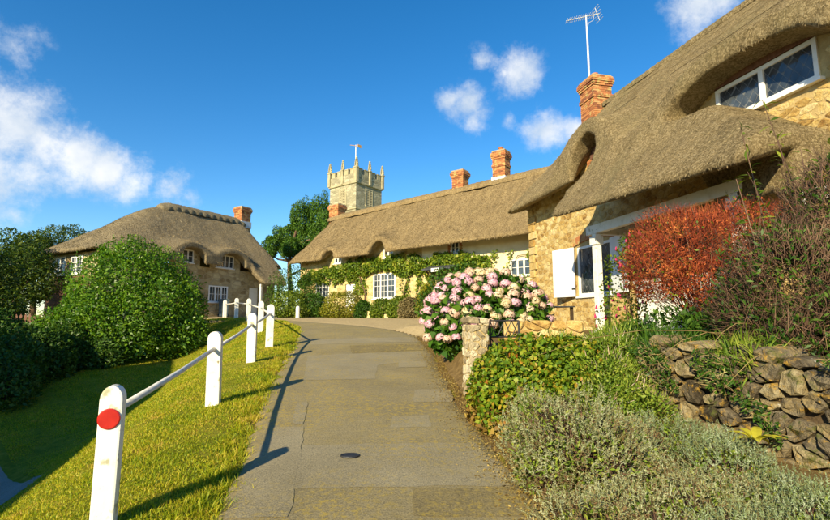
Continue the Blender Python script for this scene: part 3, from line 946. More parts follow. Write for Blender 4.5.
def thatch_fn(y0, z0, mf, mb, th, cuts, x_lo, x_hi, hip_lo=None, hip_hi=None, back=6.5, dormers=(), tilt=0.0, und=.035, round_=.16, lip=.16, lip_r=.09, hood_t=.4):
    """y0,z0 ridge; mf,mb slopes; cuts: fn(X)-> front eave Y; hips: (x at the ridge, slope)"""
    cf, cb = 1 / math.hypot(1, mf), 1 / math.hypot(1, mb)
    def f(X, Y, Z):
        zr = z0 + tilt * X
        ph = np.sin(X * 1.1 + Y * .7) * np.sin(Y * 1.3 - Z * .9 + X * .4) + .6 * np.sin(X * 2.7 + Z * 1.7) * np.sin(Y * 2.1 + .5)
        o = smax((Z - zr + mf * (y0 - Y)) * cf, (Z - zr + mb * (Y - y0)) * cb, .5)
        if hip_lo: o = smax(o, (Z - zr + hip_lo[1] * (hip_lo[0] - X)) / math.hypot(1, hip_lo[1]), hip_lo[2] if len(hip_lo) > 2 else .8)
        if hip_hi: o = smax(o, (Z - zr + hip_hi[1] * (X - hip_hi[0])) / math.hypot(1, hip_hi[1]), hip_hi[2] if len(hip_hi) > 2 else .8)
        for (xc, zc, a, b, yo, bl, pw, low) in dormers:
            A, B = a + hood_t, b + hood_t
            q = (np.abs((X - xc) / A) ** pw + np.abs((Z - zc) / B) ** pw) ** (1 / pw)
            hood = smax((q - 1) * min(A, B) * .8, -(Y + yo), .08)
            o = smin(o, hood, bl)
        o = o + und * ph
        d = smax(o, -(o + (th(X) if callable(th) else th)), .04)
        yc = cuts(X); zt = zr - mf * (y0 - yc)
        d = smax(d, yc - Y, lip_r)
        d = smax(d, -np.maximum((Z - zt + lip - .32 * (Y - yc)) * .95, Y - yc - 1.0), lip_r)
        if hip_lo and hip_lo[1] < 3:
            d = smax(d, -np.maximum((Z - zr + hip_lo[1] * (hip_lo[0] - x_lo) + lip - .32 * (X - x_lo)) * .95, X - x_lo - .8), lip_r)
        if hip_hi and hip_hi[1] < 3:
            d = smax(d, -np.maximum((Z - zr + hip_hi[1] * (x_hi - hip_hi[0]) + lip - .32 * (x_hi - X)) * .95, x_hi - X - .8), lip_r)
        d = smax(d, Y - back, round_)
        d = smax(d, x_lo - X, round_); d = smax(d, X - x_hi, round_)
        for (xc, zc, a, b, yo, bl, pw, low) in dormers:
            q = (np.abs((X - xc) / a) ** pw + np.abs((Z - zc) / np.where(Z > zc, b, b * low)) ** pw) ** (1 / pw)
            tun = smax((q - 1) * min(a, b), Y - .6, .05)
            d = smax(d, -tun, .06)
        return d
    return f

def ridge_cap(parent, x0, x1, y0, zf, m, w=.5, scal=.1, step=.55, mat='thatch_ridge', th=.05, zoff=-.07):
    """raised saddle of straw along the ridge with a scalloped lower edge"""
    nx = int((x1 - x0) / .07); cr = 9
    V = []; F = []
    for i in range(nx + 1):
        x = x0 + (x1 - x0) * i / nx
        ph = (x / step) % 1
        ww = w + scal * math.sin(math.pi * ph)
        for k in range(cr):
            t = -1 + 2 * k / (cr - 1)
            yy = t * ww * .8
            z = zf(x) + zoff - m * (math.sqrt(yy * yy + .16) - .4) + .02 * random.uniform(-1, 1)
            V.append((x, y0 + yy, z + th + .06 * (1 - abs(t))))
        for t in (1, -1):
            yy = t * ww * .8; V.append((x, y0 + yy * .98, zf(x) + zoff - m * (math.sqrt(yy * yy + .16) - .4) - .12))
    st = cr + 2
    for i in range(nx):
        a, b = i * st, (i + 1) * st
        for k in range(cr - 1): F.append((a + k, b + k, b + k + 1, a + k + 1))
        F.append((a + cr - 1, b + cr - 1, b + cr, a + cr)); F.append((a + cr + 1, b + cr + 1, b, a))
    F.append(tuple(range(st))); F.append(tuple(range(nx * st, nx * st + st)))
    me = bpy.data.meshes.new('ridge_cap'); me.from_pydata(V, [], F)
    for p in me.polygons: p.use_smooth = True
    return link('ridge_cap', me, M[mat], parent)

def thatch_obj(parent, f, lo, hi, res, mat, name='thatch_roof'):
    V, F = surface_nets(f, lo, hi, res)
    return np_obj(name, V, F, M[mat], parent, True)

def straw_ends(roof, n, slope, L, W, rng, ymax, xr=(-99, 99)):
    """loose reed ends standing a little off the thatch, pointing down the slope"""
    me = roof.data
    V = np.empty(len(me.vertices) * 3, np.float32); me.vertices.foreach_get('co', V); V = V.reshape(-1, 3)
    F = np.empty(len(me.loops), np.int32); me.loops.foreach_get('vertex_index', F); F = F.reshape(-1, 4)
    Q = V[F]; N = unit(np.cross(Q[:, 2] - Q[:, 0], Q[:, 3] - Q[:, 1])); C = Q.mean(1)
    hi = C[:, 2] > np.quantile(C[:, 2], .9)
    if np.mean(N[hi][:, 2]) < 0: N = -N
    ok = np.flatnonzero((C[:, 1] < ymax) & (N[:, 2] > -.35) & (C[:, 0] > xr[0]) & (C[:, 0] < xr[1]))
    k = rng.choice(ok, n); u, v = rng.random((2, n, 1))
    P = Q[k, 0] * (1 - u) * (1 - v) + Q[k, 1] * u * (1 - v) + Q[k, 2] * u * v + Q[k, 3] * (1 - u) * v
    nn = N[k]; s = np.array(slope, float); s = s / np.linalg.norm(s)
    D = s - nn * (nn @ s)[:, None]
    D = unit(D) + nn * rng.uniform(.02, .28, (n, 1)) + rng.normal(size=(n, 3)) * .18
    Vb, Fb = blades(P - nn * .006, D, L * rng.uniform(.5, 1.4, n), W * rng.uniform(.6, 1.3, n), .1, rng)
    return np_obj('straw_ends', Vb, Fb, M['reed'], roof, kind='stuff')

# ------------------------------------------------------------------ near cottage on the right
def build_right_cottage():
    rng = np.random.default_rng(3)
    ang = math.atan2(-.972, .233)
    t = thing('thatched_cottage', 'near thatched stone cottage with white porch posts and deep eyebrow dormer, at right', 'cottage', (4.74, 13.0, 1.27), ang)
    # ---- thatch
    def cuts(X):
        a = smooth01((X - .98) / .22) * (1 - smooth01((X - 6.6) / .4))
        return -.7 - (1.05 + .07 * np.maximum(X - 1.2, 0)) * a
    dorm = [(.95, 4.25, .62, .82, .55, 1.1, 2.0, .9), (5.3, 4.25, 1.46, .5, .6, .6, 2.0, .55)]
    f = thatch_fn(2.8, 8.05, 1.136, 1.136, lambda X: .40 + .7 * smooth01((X - 4.6) / .7), cuts, -4.25, 9.2, hip_lo=(-2.35, 2.1, .7), back=6.2, dormers=dorm, und=.03, round_=.24)
    f0 = f
    def f(X, Y, Z):                     # the porch end rounds down under the dormer
        d = f0(X, Y, Z)
        zl = np.interp(X, [3.6, 4.1, 5.1, 5.64, 6.0, 6.5, 7.1], [5.0, 4.7, 3.98, 3.55, 3.28, 3.0, 2.2])
        rem = smax(smax((zl - Z) * .8, Z - 4.25, .1), Y - .3, .1)
        rem = smax(rem, 3.9 - X, .3)
        return smax(d, -rem, .14)
    roof = thatch_obj(t, f, (-4.6, -2.6, 1.9), (9.5, 6.6, 8.5), .075, 'thatch_near')
    # wire net battens: the pale hazel liggers running along the slope below the ridge
    lig = MB()
    for q in (.62, .95, 1.35):
        pts = [(x, 2.8 - q, 8.05 - 1.136 * (math.sqrt(q * q + .02)) + .03 + .012 * math.sin(x * 3 + q)) for x in np.arange(-2.2, 9.0, .4)]
        lig.tube(pts, .007, 5)
    lig.build('ligger', M['reed'], roof, kind='stuff')
    straw_ends(roof, 120000, (0, -1, -1.136), .052, .0065, rng, 2.6)
    ridge_cap(t, -2.6, 9.1, 2.8, lambda x: 8.05, 1.136, .34, .02, .9, 'thatch_near', .02, -.1)
    # ---- front wall: mortar sheet with openings, stones on it
    holes = [(-.57, 1.03, .94, 2.33), (.42, 1.5, 3.9, 4.6), (4.4, 6.25, 3.95, 4.62), (2.75, 3.65, 0, 2.0)]
    wall = walls(t, 'front_wall', M['mortar'], -3.3, 8.8, -.6, 4.82, 0, holes, .22)
    cells = voronoi_cells(12.1, 5.3, .25, .145, rng, .46)
    A = []; B = MB()
    for poly in cells:
        c = np.mean(poly, axis=0); x, z = c[0] - 3.3, c[1] - .5
        P = [(p[0] - 3.3, p[1] - .5) for p in poly]
        bad = False
        for h in holes:
            m_ = .0
            if any(h[0] - m_ < p[0] < h[1] + m_ and h[2] - m_ < p[1] < h[3] + m_ for p in P + [(x, z)]): bad = True
        if h and -.7 < x < 1.15 and 2.3 < z < 2.62: bad = True
        if bad or z > 4.7: continue
        g = stone_geom(P, .0035, .008, lambda u, v, d: (u, -d, v), rng, .005)
        if g is None: continue
        near = (x < 2.6 and z > .2 and z < 4.2) or (4.9 < x < 7 and z > 2.0)
        if near: A.append((g, x))
        else: B.add(*g)
    A.sort(key=lambda q: -q[1])
    for g, x in A[:300]: stone_obj(g, M['stone_cottage'], wall)
    for g, x in A[300:]: B.add(*g)
    B.build('stonework', M['stone_cottage'], wall, kind='stuff')
    # quoins at the far corner
    for i in range(17):
        z = -.4 + i * .26; w = .42 if i % 2 else .26
        q = MB(); q.box(-3.36, -3.3 + w, -.06, .2, z + .008, z + .25, .008); q.build('quoin', M['stone_cottage'], wall, bevel=.015)
    # side and back walls
    s = MB()
    s.add([(-3.3, 0, -.6), (-3.3, 5.6, -.6), (-3.3, 5.6, 4.7), (-3.3, 0, 4.7)], [(0, 1, 2, 3)])
    s.add([(8.8, 0, -.6), (8.8, 5.6, -.6), (8.8, 5.6, 4.7), (8.8, 2.8, 7.3), (8.8, 0, 4.7)], [(0, 1, 2, 3, 4)])
    s.add([(-3.3, 5.6, -.6), (8.8, 5.6, -.6), (8.8, 5.6, 4.7), (-3.3, 5.6, 4.7)], [(0, 1, 2, 3)])
    s.build('side_wall', M['rubble_wall'], t)
    # dormer cheeks above the wall head
    for xa, xb in ((4.1, 6.6), (.35, 1.55)):
        d = MB(); d.box(xa, xb, .03, .3, 4.83, 5.2); d.build('dormer_head', M['dark_wood'], t)
    for xa, xb, za in ((4.2, 6.5, 4.64), (.35, 1.6, 4.62)):
        d = MB(); d.box(xa, xb, -.05, .1, za, za + .3); d.build('lintel', M['brown_wood'], t)
    # ---- windows
    w = window(t, -.57, 1.03, .94, 2.33, .02, 2, lattice=True, fr=.075)
    w = window(t, 4.4, 6.25, 3.95, 4.62, -.03, 2, lattice=True, fr=.07, sill=True)
    window(t, .42, 1.5, 3.9, 4.6, .05, 2, lattice=True, fr=.06)
    # brick arch over the shuttered window: bricks on edge
    for i in range(20):
        x = -.66 + i * .0925
        zc = 2.36 + .11 * math.sin(math.pi * (i + .5) / 20)
        b = MB(); b.box(x + .006, x + .0865, -.045 - random.uniform(0, .01), .1, zc, zc + .215, .003)
        b.build('brick', M['brick'], wall)
    # brick pier beside the small dormer
    for i in range(12):
        z = 3.72 + i * .075
        b = MB(); b.box(.2, .4, -.05, .15, z + .004, z + .07, .003); b.build('brick', M['brick'], wall)
    # ---- shutters
    def shutter(hx, wdt, side, open_):
        mb = MB()
        n = 5
        for i in range(n):
            a = i * wdt / n
            mb.box(side * a if side > 0 else -a - wdt / n, (side * a + wdt / n) if side > 0 else -a, -.03, .0, 0, 1.40)
        for z in (.16, 1.1):
            mb.box(min(0, side * wdt) + .02, max(0, side * wdt) - .02, .0, .028, z, z + .1)
        o = mb.build('shutter', M['shutter_paint'], t, bevel=.004)
        o.location = (hx, -.06, .935); o.rotation_euler = (0, 0, open_)
        h = MB(); h.box(-.02, .1 * side if side > 0 else .02, -.045, -.03, .2, .24) if side > 0 else h.box(-.1, .02, -.045, -.03, .2, .24)
        h.build('hinge', M['iron'], o)
    shutter(-.6, .8, -1, math.radians(17)); shutter(1.06, .8, 1, math.radians(-10))
    # ---- porch: posts, beam, rafters, boarded parapet
    for sx in (1.85, 5.54):
        p = MB(); p.box(sx - .075, sx + .075, -1.075, -.925, -.25, 2.26); p.box(sx - .11, sx + .11, -1.11, -.89, 2.0, 2.2); p.box(sx - .1, sx + .1, -1.1, -.9, -.1, .06)
        p.build('porch_post', M['white_paint'], t, bevel=.012)
    b = MB(); b.box(1.55, 5.72, -1.07, -.93, 2.263, 2.47); b.box(1.62, 1.76, -.925, .0, 2.28, 2.43); b.build('porch_beam', M['white_paint'], t, bevel=.01)
    b = MB(); b.box(6.5, 8.4, -.95, -.82, 1.85, 2.05); b.build('door_canopy_board', M['white_paint'], t, bevel=.01)
    r = MB()
    for x in np.arange(1.5, 4.7, .5): r.tube([(x, -1.1, 3.06), (x, -.02, 4.24)], .04, 6)
    r.build('rafters', M['dark_wood'], t)
    pa = MB()
    for i, x in enumerate(np.arange(3.15, 5.44, .13)): pa.box(x + .004, x + .126, -1.03, -.99, -.2, .98 + random.uniform(-.01, .01))
    pa.box(3.1, 5.45, -1.06, -.96, 1.0, 1.06); pa.build('boarded_parapet', M['white_paint'], t)
    dr = MB(); dr.box(2.78, 3.62, .1, .15, .02, 1.98); dr.build('door', M['dark_wood'], t)
    ch = brick_stack(t, -3.25, 2.75, 5.6, 9.05, .84, .74, corbels=2, pots=1)
    return t, ang
RC, RC_ANG = build_right_cottage()

def rc_pt(s, y, z):
    c, n = math.cos(RC_ANG), math.sin(RC_ANG)
    return Vector((4.74 + s * c - y * n, 13.0 + s * n + y * c, 1.27 + z))

def build_aerial():
    b = rc_pt(-3.6, 2.75, 8.6)
    t = thing('television_aerial', 'silver television aerial with many short rods on a mast beside the chimney', 'aerial', b)
    m = MB(); m.tube([(0, 0, 0), (0, 0, 3.3)], .026, 8); m.build('mast', M['aluminium'], t)
    # boom points along the view's left-right, rising to the right
    d = Vector((.93, .2, .34)).normalized(); c = Vector((-.07, 0, 3.24)); u = d.cross(Vector((0, 0, 1))).normalized()
    bo = MB(); bo.tube([c - d * .82, c + d * .72], .016, 6); bo.build('boom', M['aluminium'], t)
    for i in range(14):
        k = -.8 + i * .1; h = .1 + .006 * i
        r = MB(); p = c + d * k; r.tube([p - u * h * .9 - Vector((0, 0, .05)), p + u * h * .9 + Vector((0, 0, .05))], .008, 5); r.build('element', M['aluminium'], t)
    # folded dipole and reflector
    n2 = d.cross(u).normalized()
    r = MB()
    p = c + d * .6
    for q in np.linspace(-.26, .26, 6): r.tube([p + n2 * q - u * .22, p + n2 * q + u * .22], .008, 5)
    r.tube([p - n2 * .26, p + n2 * .26], .01, 5)
    r.build('reflector', M['aluminium'], t)
    cb = MB(); cb.tube([c + d * .45, c + d * .4 + Vector((0, 0, -.22)), c + d * .2 + Vector((0, 0, -.28)), Vector((.03, 0, 2.8)), Vector((.03, -.02, 1.2)), Vector((.03, -.02, .2))], .009, 5); cb.build('cable', M['lead_flashing'], t)
    k = MB(); k.box(-.06, .06, -.06, .06, .08, .12); k.box(-.06, .06, -.06, .06, .45, .49); k.build('bracket', M['iron'], t)
build_aerial()

# ------------------------------------------------------------------ long terrace
TA = math.atan2(-.592, .803)
def tr_pt(x, y, z):
    c, n = math.cos(TA), math.sin(TA)
    return Vector((-7.2 + x * c - y * n, 30.0 + x * n + y * c, 1.65 + z))
def build_terrace():
    t = thing('thatched_terrace', 'long low thatched row of yellow stone cottages with three brick chimneys, in the middle', 'cottage row', (-7.2, 30.0, 1.65), TA)
    cuts = lambda X: -.78 - .026 * X
    dorm = [(3.25, 3.3, .5, .58, .62, .6, 2.0, 1.0), (7.08, 3.4, .56, .66, .72, .6, 2.0, 1.0)]
    f = thatch_fn(2.8, 6.95, .98, .98, .36, cuts, -.35, 18.2, back=6.1, dormers=dorm, tilt=.036, und=.05, round_=.2, hip_lo=(.05, 6.0, .5), hood_t=.2)
    ro = thatch_obj(t, f, (-.8, -1.8, 2.2), (18.5, 6.4, 7.9), .1, 'thatch_row')
    straw_ends(ro, 60000, (0, -1, -.98), .085, .014, np.random.default_rng(5), 2.6)
    ridge_cap(t, -.1, 18.0, 2.8, lambda x: 6.95 + .036 * x, .98, .62, .07, .8, 'thatch_row', .05)
    H = [(1.45, 2.6, .95, 2.2), (6.1, 7.65, 1.05, 2.4), (3.02, 3.6, 3.2, 3.8), (6.82, 7.48, 3.25, 4.0), (10.5, 11.3, 0, 2.05), (3.95, 4.75, 0, 1.95)]
    wall = walls(t, 'stone_wall', M['rubble_wall'], 0, 9.4, -.5, 4.1, 0, [h for h in H if h[1] < 9.4], .2)
    H2 = [(10.5, 11.3, 0, 2.05), (11.16, 11.62, 3.12, 3.72), (14.3, 15.3, 1.85, 2.6)]
    wall2 = walls(t, 'rendered_wall', M['cream_render'], 9.4, 18, -.5, 4.1, -.003, H2, .2)
    sp = MB(); sp.box(9.45, 13.4, -.035, .05, -.5, 2.75); 
    sp.F = [f_ for f_ in sp.F]; 
    walls(t, 'lower_wall', M['rubble_wall'], 9.4, 13.4, -.5, 2.85, -.03, [(10.5, 11.3, 0, 2.05)], .2)
    e = MB()
    e.add([(0, 0, -.5), (0, 5.6, -.5), (0, 5.6, 4), (0, 2.8, 6.5), (0, 0, 4)], [(0, 1, 2, 3, 4)])
    e.add([(18, 0, -.5), (18, 5.6, -.5), (18, 5.6, 4), (18, 2.8, 6.5), (18, 0, 4)], [(0, 1, 2, 3, 4)])
    e.add([(0, 5.6, -.5), (18, 5.6, -.5), (18, 5.6, 4), (0, 5.6, 4)], [(0, 1, 2, 3)])
    e.build('end_wall', M['rubble_wall'], t)
    window(t, 1.45, 2.6, .95, 2.2, .02, 2, 2, 4, fr=.07)
    window(t, 6.1, 7.65, 1.05, 2.4, -.01, 3, 2, 4, fr=.07)
    window(t, 3.02, 3.6, 3.2, 3.8, .0, 2, 1, 2, fr=.06)
    window(t, 6.82, 7.48, 3.25, 4.0, .0, 2, 1, 2, fr=.06)
    window(t, 11.16, 11.62, 3.12, 3.72, -.01, 2, 1, 2, fr=.05)
    window(t, 14.3, 15.3, 1.85, 2.6, -.01, 3, 1, 2, fr=.06)
    # brick jambs of the small upper window
    for sx in (10.98, 11.64):
        for i in range(9):
            z = 3.06 + i * .078; w = .17 if i % 2 else .12
            b = MB(); b.box(sx, sx + w, -.03, .1, z + .004, z + .073, .003); b.build('brick', M['brick'], wall2)
    # doors and hood
    d = MB(); d.box(10.54, 11.26, .06, .12, .02, 2.02); d.build('door', M['window_paint'], t)
    d = MB(); d.box(3.98, 4.72, .06, .12, .02, 1.92); d.build('door', M['window_paint'], t)
    c = MB(); c.add([(10.05, -.02, 2.62), (11.75, -.02, 2.62), (11.75, -.95, 2.36), (10.05, -.95, 2.36), (10.05, -.02, 2.55), (11.75, -.02, 2.55), (11.75, -.95, 2.29), (10.05, -.95, 2.29)],
                    [(0, 3, 2, 1), (4, 5, 6, 7), (0, 1, 5, 4), (1, 2, 6, 5), (2, 3, 7, 6), (3, 0, 4, 7)])
    hood = c.build('door_hood', M['slate'], t)
    k = MB()
    for x in (10.2, 11.55): k.tube([(x, -.05, 1.75), (x, -.82, 2.3)], .035, 6); k.tube([(x, -.05, 2.35), (x, -.85, 2.31)], .03, 6)
    k.build('bracket', M['dark_wood'], hood)
    k = MB(); k.box(10.62, 11.1, -.975, -.955, 2.19, 2.36); k.build('nameboard', M['window_paint'], hood)
    brick_stack(t, .3, 2.8, 6.2, 7.65, .85, .7, corbels=1, pots=0)
    brick_stack(t, 10.05, 2.8, 6.6, 8.2, .72, .62, corbels=1, pots=0)
    ch = brick_stack(t, 12.6, 2.8, 6.8, 8.8, .72, .66, corbels=2, pots=1)
    fl = MB(); fl.box(12.2, 13.0, 2.4, 3.2, 7.05, 7.38); fl.build('flashing', M['lead_flashing'], ch)
    return t
TR = build_terrace()

# ------------------------------------------------------------------ left cottage
LA = math.atan2(.866, .5)
def build_left_cottage():
    t = thing('thatched_cottage', 'grey-brown hipped thatched cottage with scalloped ridge, behind the big laurel bush', 'cottage', (-12.98, 26.6, 1.62), LA)
    def cuts(X):
        a = smooth01((X - 4.05) / .5) * (1 - smooth01((X - 6.3) / .5))
        return -.85 - .85 * a
    dorm = [(.15, 3.35, .7, .58, .7, .8, 2.4, .9), (2.85, 3.3, .84, .58, .7, .8, 2.4, .9)]
    f = thatch_fn(2.5, 6.95, 1.12, 1.12, .36, cuts, -5.0, 7.3, hip_lo=(-.25, .76, 1.0), hip_hi=(6.0, 2.7, .9), back=5.5, dormers=dorm, und=.045, round_=.22, hood_t=.26)
    ro = thatch_obj(t, f, (-5.4, -2.1, 1.5), (7.7, 5.8, 7.4), .09, 'thatch_left')
    straw_ends(ro, 45000, (-.3, -1, -1.12), .09, .016, np.random.default_rng(6), 5.4)
    ridge_cap(t, -.05, 6.0, 2.5, lambda x: 6.93 - .12 * max(0, x - 5.0) ** 2 - .3 * max(0, .8 - x) ** 2, 1.12, .58, .1, .5, 'thatch_ridge', .05)
    H = [(-.37, .68, 3.15, 3.88), (2.18, 3.46, 3.06, 3.85), (1.77, 3.1, .97, 1.95), (4.75, 5.5, 0, 2.0), (-2.8, -1.9, 1.0, 2.0)]
    hw = 3.0
    walls(t, 'front_wall', M['rubble_grey'], -4.4, 6.9, -1.8, hw, 0, H[2:], .2)
    for xa, xb, h in ((-.8, 1.1, H[0]), (1.75, 3.95, H[1])):
        walls(t, 'dormer_wall', M['rubble_grey'], xa, xb, hw, 3.95, 0, [h], .2)
    window(t, *H[0], .0, 3, 1, 2, fr=.06)
    window(t, *H[1], .0, 4, 1, 2, fr=.06)
    window(t, *H[2], -.02, 3, 2, 2, fr=.07)
    window(t, *H[4], .0, 2, 2, 2, fr=.07)
    # hip-end wall: red-brown boarding above stone
    bd = walls(t, 'end_wall', M['rubble_grey'], -4.8, 0, -1.8, 3.25, 0, [(-4.5, -3.05, 2.2, 3.15)], .2)
    bd.location = (-4.4, 0, 0); bd.rotation_euler = (0, 0, -math.pi / 2)
    for i in range(10):
        z = .1 + i * .2
        q = MB(); q.box(-4.78, -.02, -.045, -.004, z, z + .19, .004); q.build('board', M['brown_wood'], bd)
    w = window(t, -4.5, -3.05, 2.2, 3.15, -.02, 3, 1, 3, fr=.08); w.location = (-4.4, 0, 0); w.rotation_euler = (0, 0, -math.pi / 2)
    w = window(t, -2.4, -1.3, 2.2, 3.1, -.06, 2, 2, 3, fr=.08); w.location = (-4.4, 0, 0); w.rotation_euler = (0, 0, -math.pi / 2)
    e = MB()
    e.add([(6.9, 0, -1), (6.9, 4.8, -1), (6.9, 4.8, 3.2), (6.9, 0, 3.2)], [(0, 1, 2, 3)])
    e.add([(-4.4, 4.8, -1.8), (6.9, 4.8, -1.8), (6.9, 4.8, 3.2), (-4.4, 4.8, 3.2)], [(0, 1, 2, 3)])
    e.build('back_wall', M['rubble_grey'], t)
    for x in (4.75, 6.2):
        p = MB(); p.box(x - .06, x + .06, -1.12, -1.0, -.2, 2.2); p.build('porch_post', M['white_paint'], t)
    p = MB(); p.box(4.6, 6.3, -1.14, -.98, 2.2, 2.34); p.build('porch_beam', M['dark_wood'], t)
    d = MB(); d.box(4.78, 5.47, .05, .1, .02, 1.98); d.build('door', M['window_paint'], t)
    ch = brick_stack(t, 6.05, 2.5, 5.4, 7.75, .8, .75, corbels=1, pots=0)
    f = MB(); f.box(5.6, 6.5, 2.08, 2.92, 6.3, 6.75); f.build('flashing', M['lead_flashing'], ch)
    return t
LC = build_left_cottage()

# ------------------------------------------------------------------ church tower
def build_church():
    a = 6.12; ang = math.atan2(4.84, 3.75)
    t = thing('church_tower', 'square pale stone church tower with battlements and crocketed pinnacles behind the terrace', 'church tower', (-9.45, 75, 1.5), ang)
    # local: near corner at origin; X along the right face, Y along the left face
    top = 23.6
    mb = MB(); mb.box(0, a, 0, a, -1, 22); body = mb.build('tower_wall', M['church_stone'], t)
    for z, e, h in ((17.7, .14, .3), (21.95, .2, .34), (9, .14, .3)):
        s = MB(); s.box(-e, a + e, -e, a + e, z, z + h); s.build('string_course', M['church_trim'], t, bevel=.06)
    pr = MB()
    for q in range(4):
        pass
    w = .38
    pr.box(-.12, a + .12, -.12, w, 22.3, 23.6); pr.box(-.12, a + .12, a - w, a + .12, 22.3, 23.6)
    pr.box(-.12, w, w, a - w, 22.3, 23.6); pr.box(a - w, a + .12, w, a - w, 22.3, 23.6)
    pr.build('parapet', M['church_stone'], t)
    # merlons
    pin = [0, a / 2, a]
    for side in range(4):
        for k in range(8):
            c = a * (k + .5) / 8
            if k % 2 == 0 and True: pass
        for c in (a * .14, a * .36, a * .64, a * .86):
            m = MB(); x0, x1 = c - .42, c + .42
            if side == 0: m.box(x0, x1, -.125, w, 23.6, 24.45)
            elif side == 1: m.box(x0, x1, a - w, a + .125, 23.6, 24.45)
            elif side == 2: m.box(-.125, w, x0, x1, 23.6, 24.45)
            else: m.box(a - w, a + .125, x0, x1, 23.6, 24.45)
            m.box(*( (x0 - .06, x1 + .06, -.18, w + .05) if side == 0 else (x0 - .06, x1 + .06, a - w - .05, a + .18) if side == 1 else (-.18, w + .05, x0 - .06, x1 + .06) if side == 2 else (a - w - .05, a + .18, x0 - .06, x1 + .06)), 24.4, 24.54)
            m.build('merlon', M['church_trim'], t)
    def pinnacle(x, y, s):
        m = MB()
        m.box(x - .27 * s, x + .27 * s, y - .27 * s, y + .27 * s, 22.2, 24.5)
        m.box(x - .34 * s, x + .34 * s, y - .34 * s, y + .34 * s, 24.45, 24.65)
        m.tube([(x, y, 24.6), (x, y, 25.3), (x, y, 26.1)], [.32 * s, .22 * s, .07], 4)
        for zz, r in ((24.85, .33), (25.15, .29), (25.45, .23), (25.75, .17)):
            for k in range(4):
                th = k * math.pi / 2
                m.box(x + r * s * math.cos(th) - .07, x + r * s * math.cos(th) + .07, y + r * s * math.sin(th) - .07, y + r * s * math.sin(th) + .07, zz, zz + .18)
        m.tube([(x, y, 25.95), (x, y, 26.15), (x, y, 26.35)], [.08, .2, .05], 6)
        m.build('pinnacle', M['church_trim'], t)
    for x in pin:
        for y in pin:
            if x == a / 2 and y == a / 2: continue
            s = 1.0 if (x != a / 2 and y != a / 2) else .85
            pinnacle(x + (-.05 if x == 0 else .05 if x == a else 0), y + (-.05 if y == 0 else .05 if y == a else 0), s)
    # belfry windows: louvred two-light openings with hoods
    for face in (0, 1):
        f = MB(); c = a / 2; y = -.06
        f.box(c - .85, c - .68, y, .06, 18.7, 21.3); f.box(c + .68, c + .85, y, .06, 18.7, 21.3); f.box(c - .85, c + .85, y, .06, 21.3, 21.5); f.box(c - .06, c + .06, y, .06, 18.7, 21.3)
        f.box(c - .95, c + .95, y - .06, .06, 18.5, 18.7)
        o = f.build('belfry_window', M['church_trim'], t)
        l = MB(); l.box(c - .68, c + .68, -.012, .05, 18.7, 21.3); l.build('opening', M['dark_wood'], o)
        l = MB()
        for k in range(9):
            z = 18.8 + k * .28
            for x0, x1 in ((c - .66, c - .08), (c + .08, c + .66)):
                l.add([(x0, -.03, z), (x1, -.03, z), (x1, -.014, z + .2), (x0, -.014, z + .2)], [(0, 1, 2, 3)])
        l.build('louvres', M['church_trim'], o)
        if face == 1:
            o.rotation_euler = (0, 0, -math.pi / 2); o.location = (0, a, 0)
    # pole and gilded vane
    p = MB(); p.tube([(2.4, 2.6, 21.9), (2.4, 2.6, 29.6)], [.11, .06], 8); pole = p.build('flagpole', M['window_paint'], t)
    v = MB(); v.box(2.4, 3.2, 2.1, 2.16, 29.1, 29.6); v.tube([(1.5, 3.1, 29.4), (2.4, 2.55, 29.4)], .05, 5); v.build('weather_vane', M['gold'], pole)
build_church()

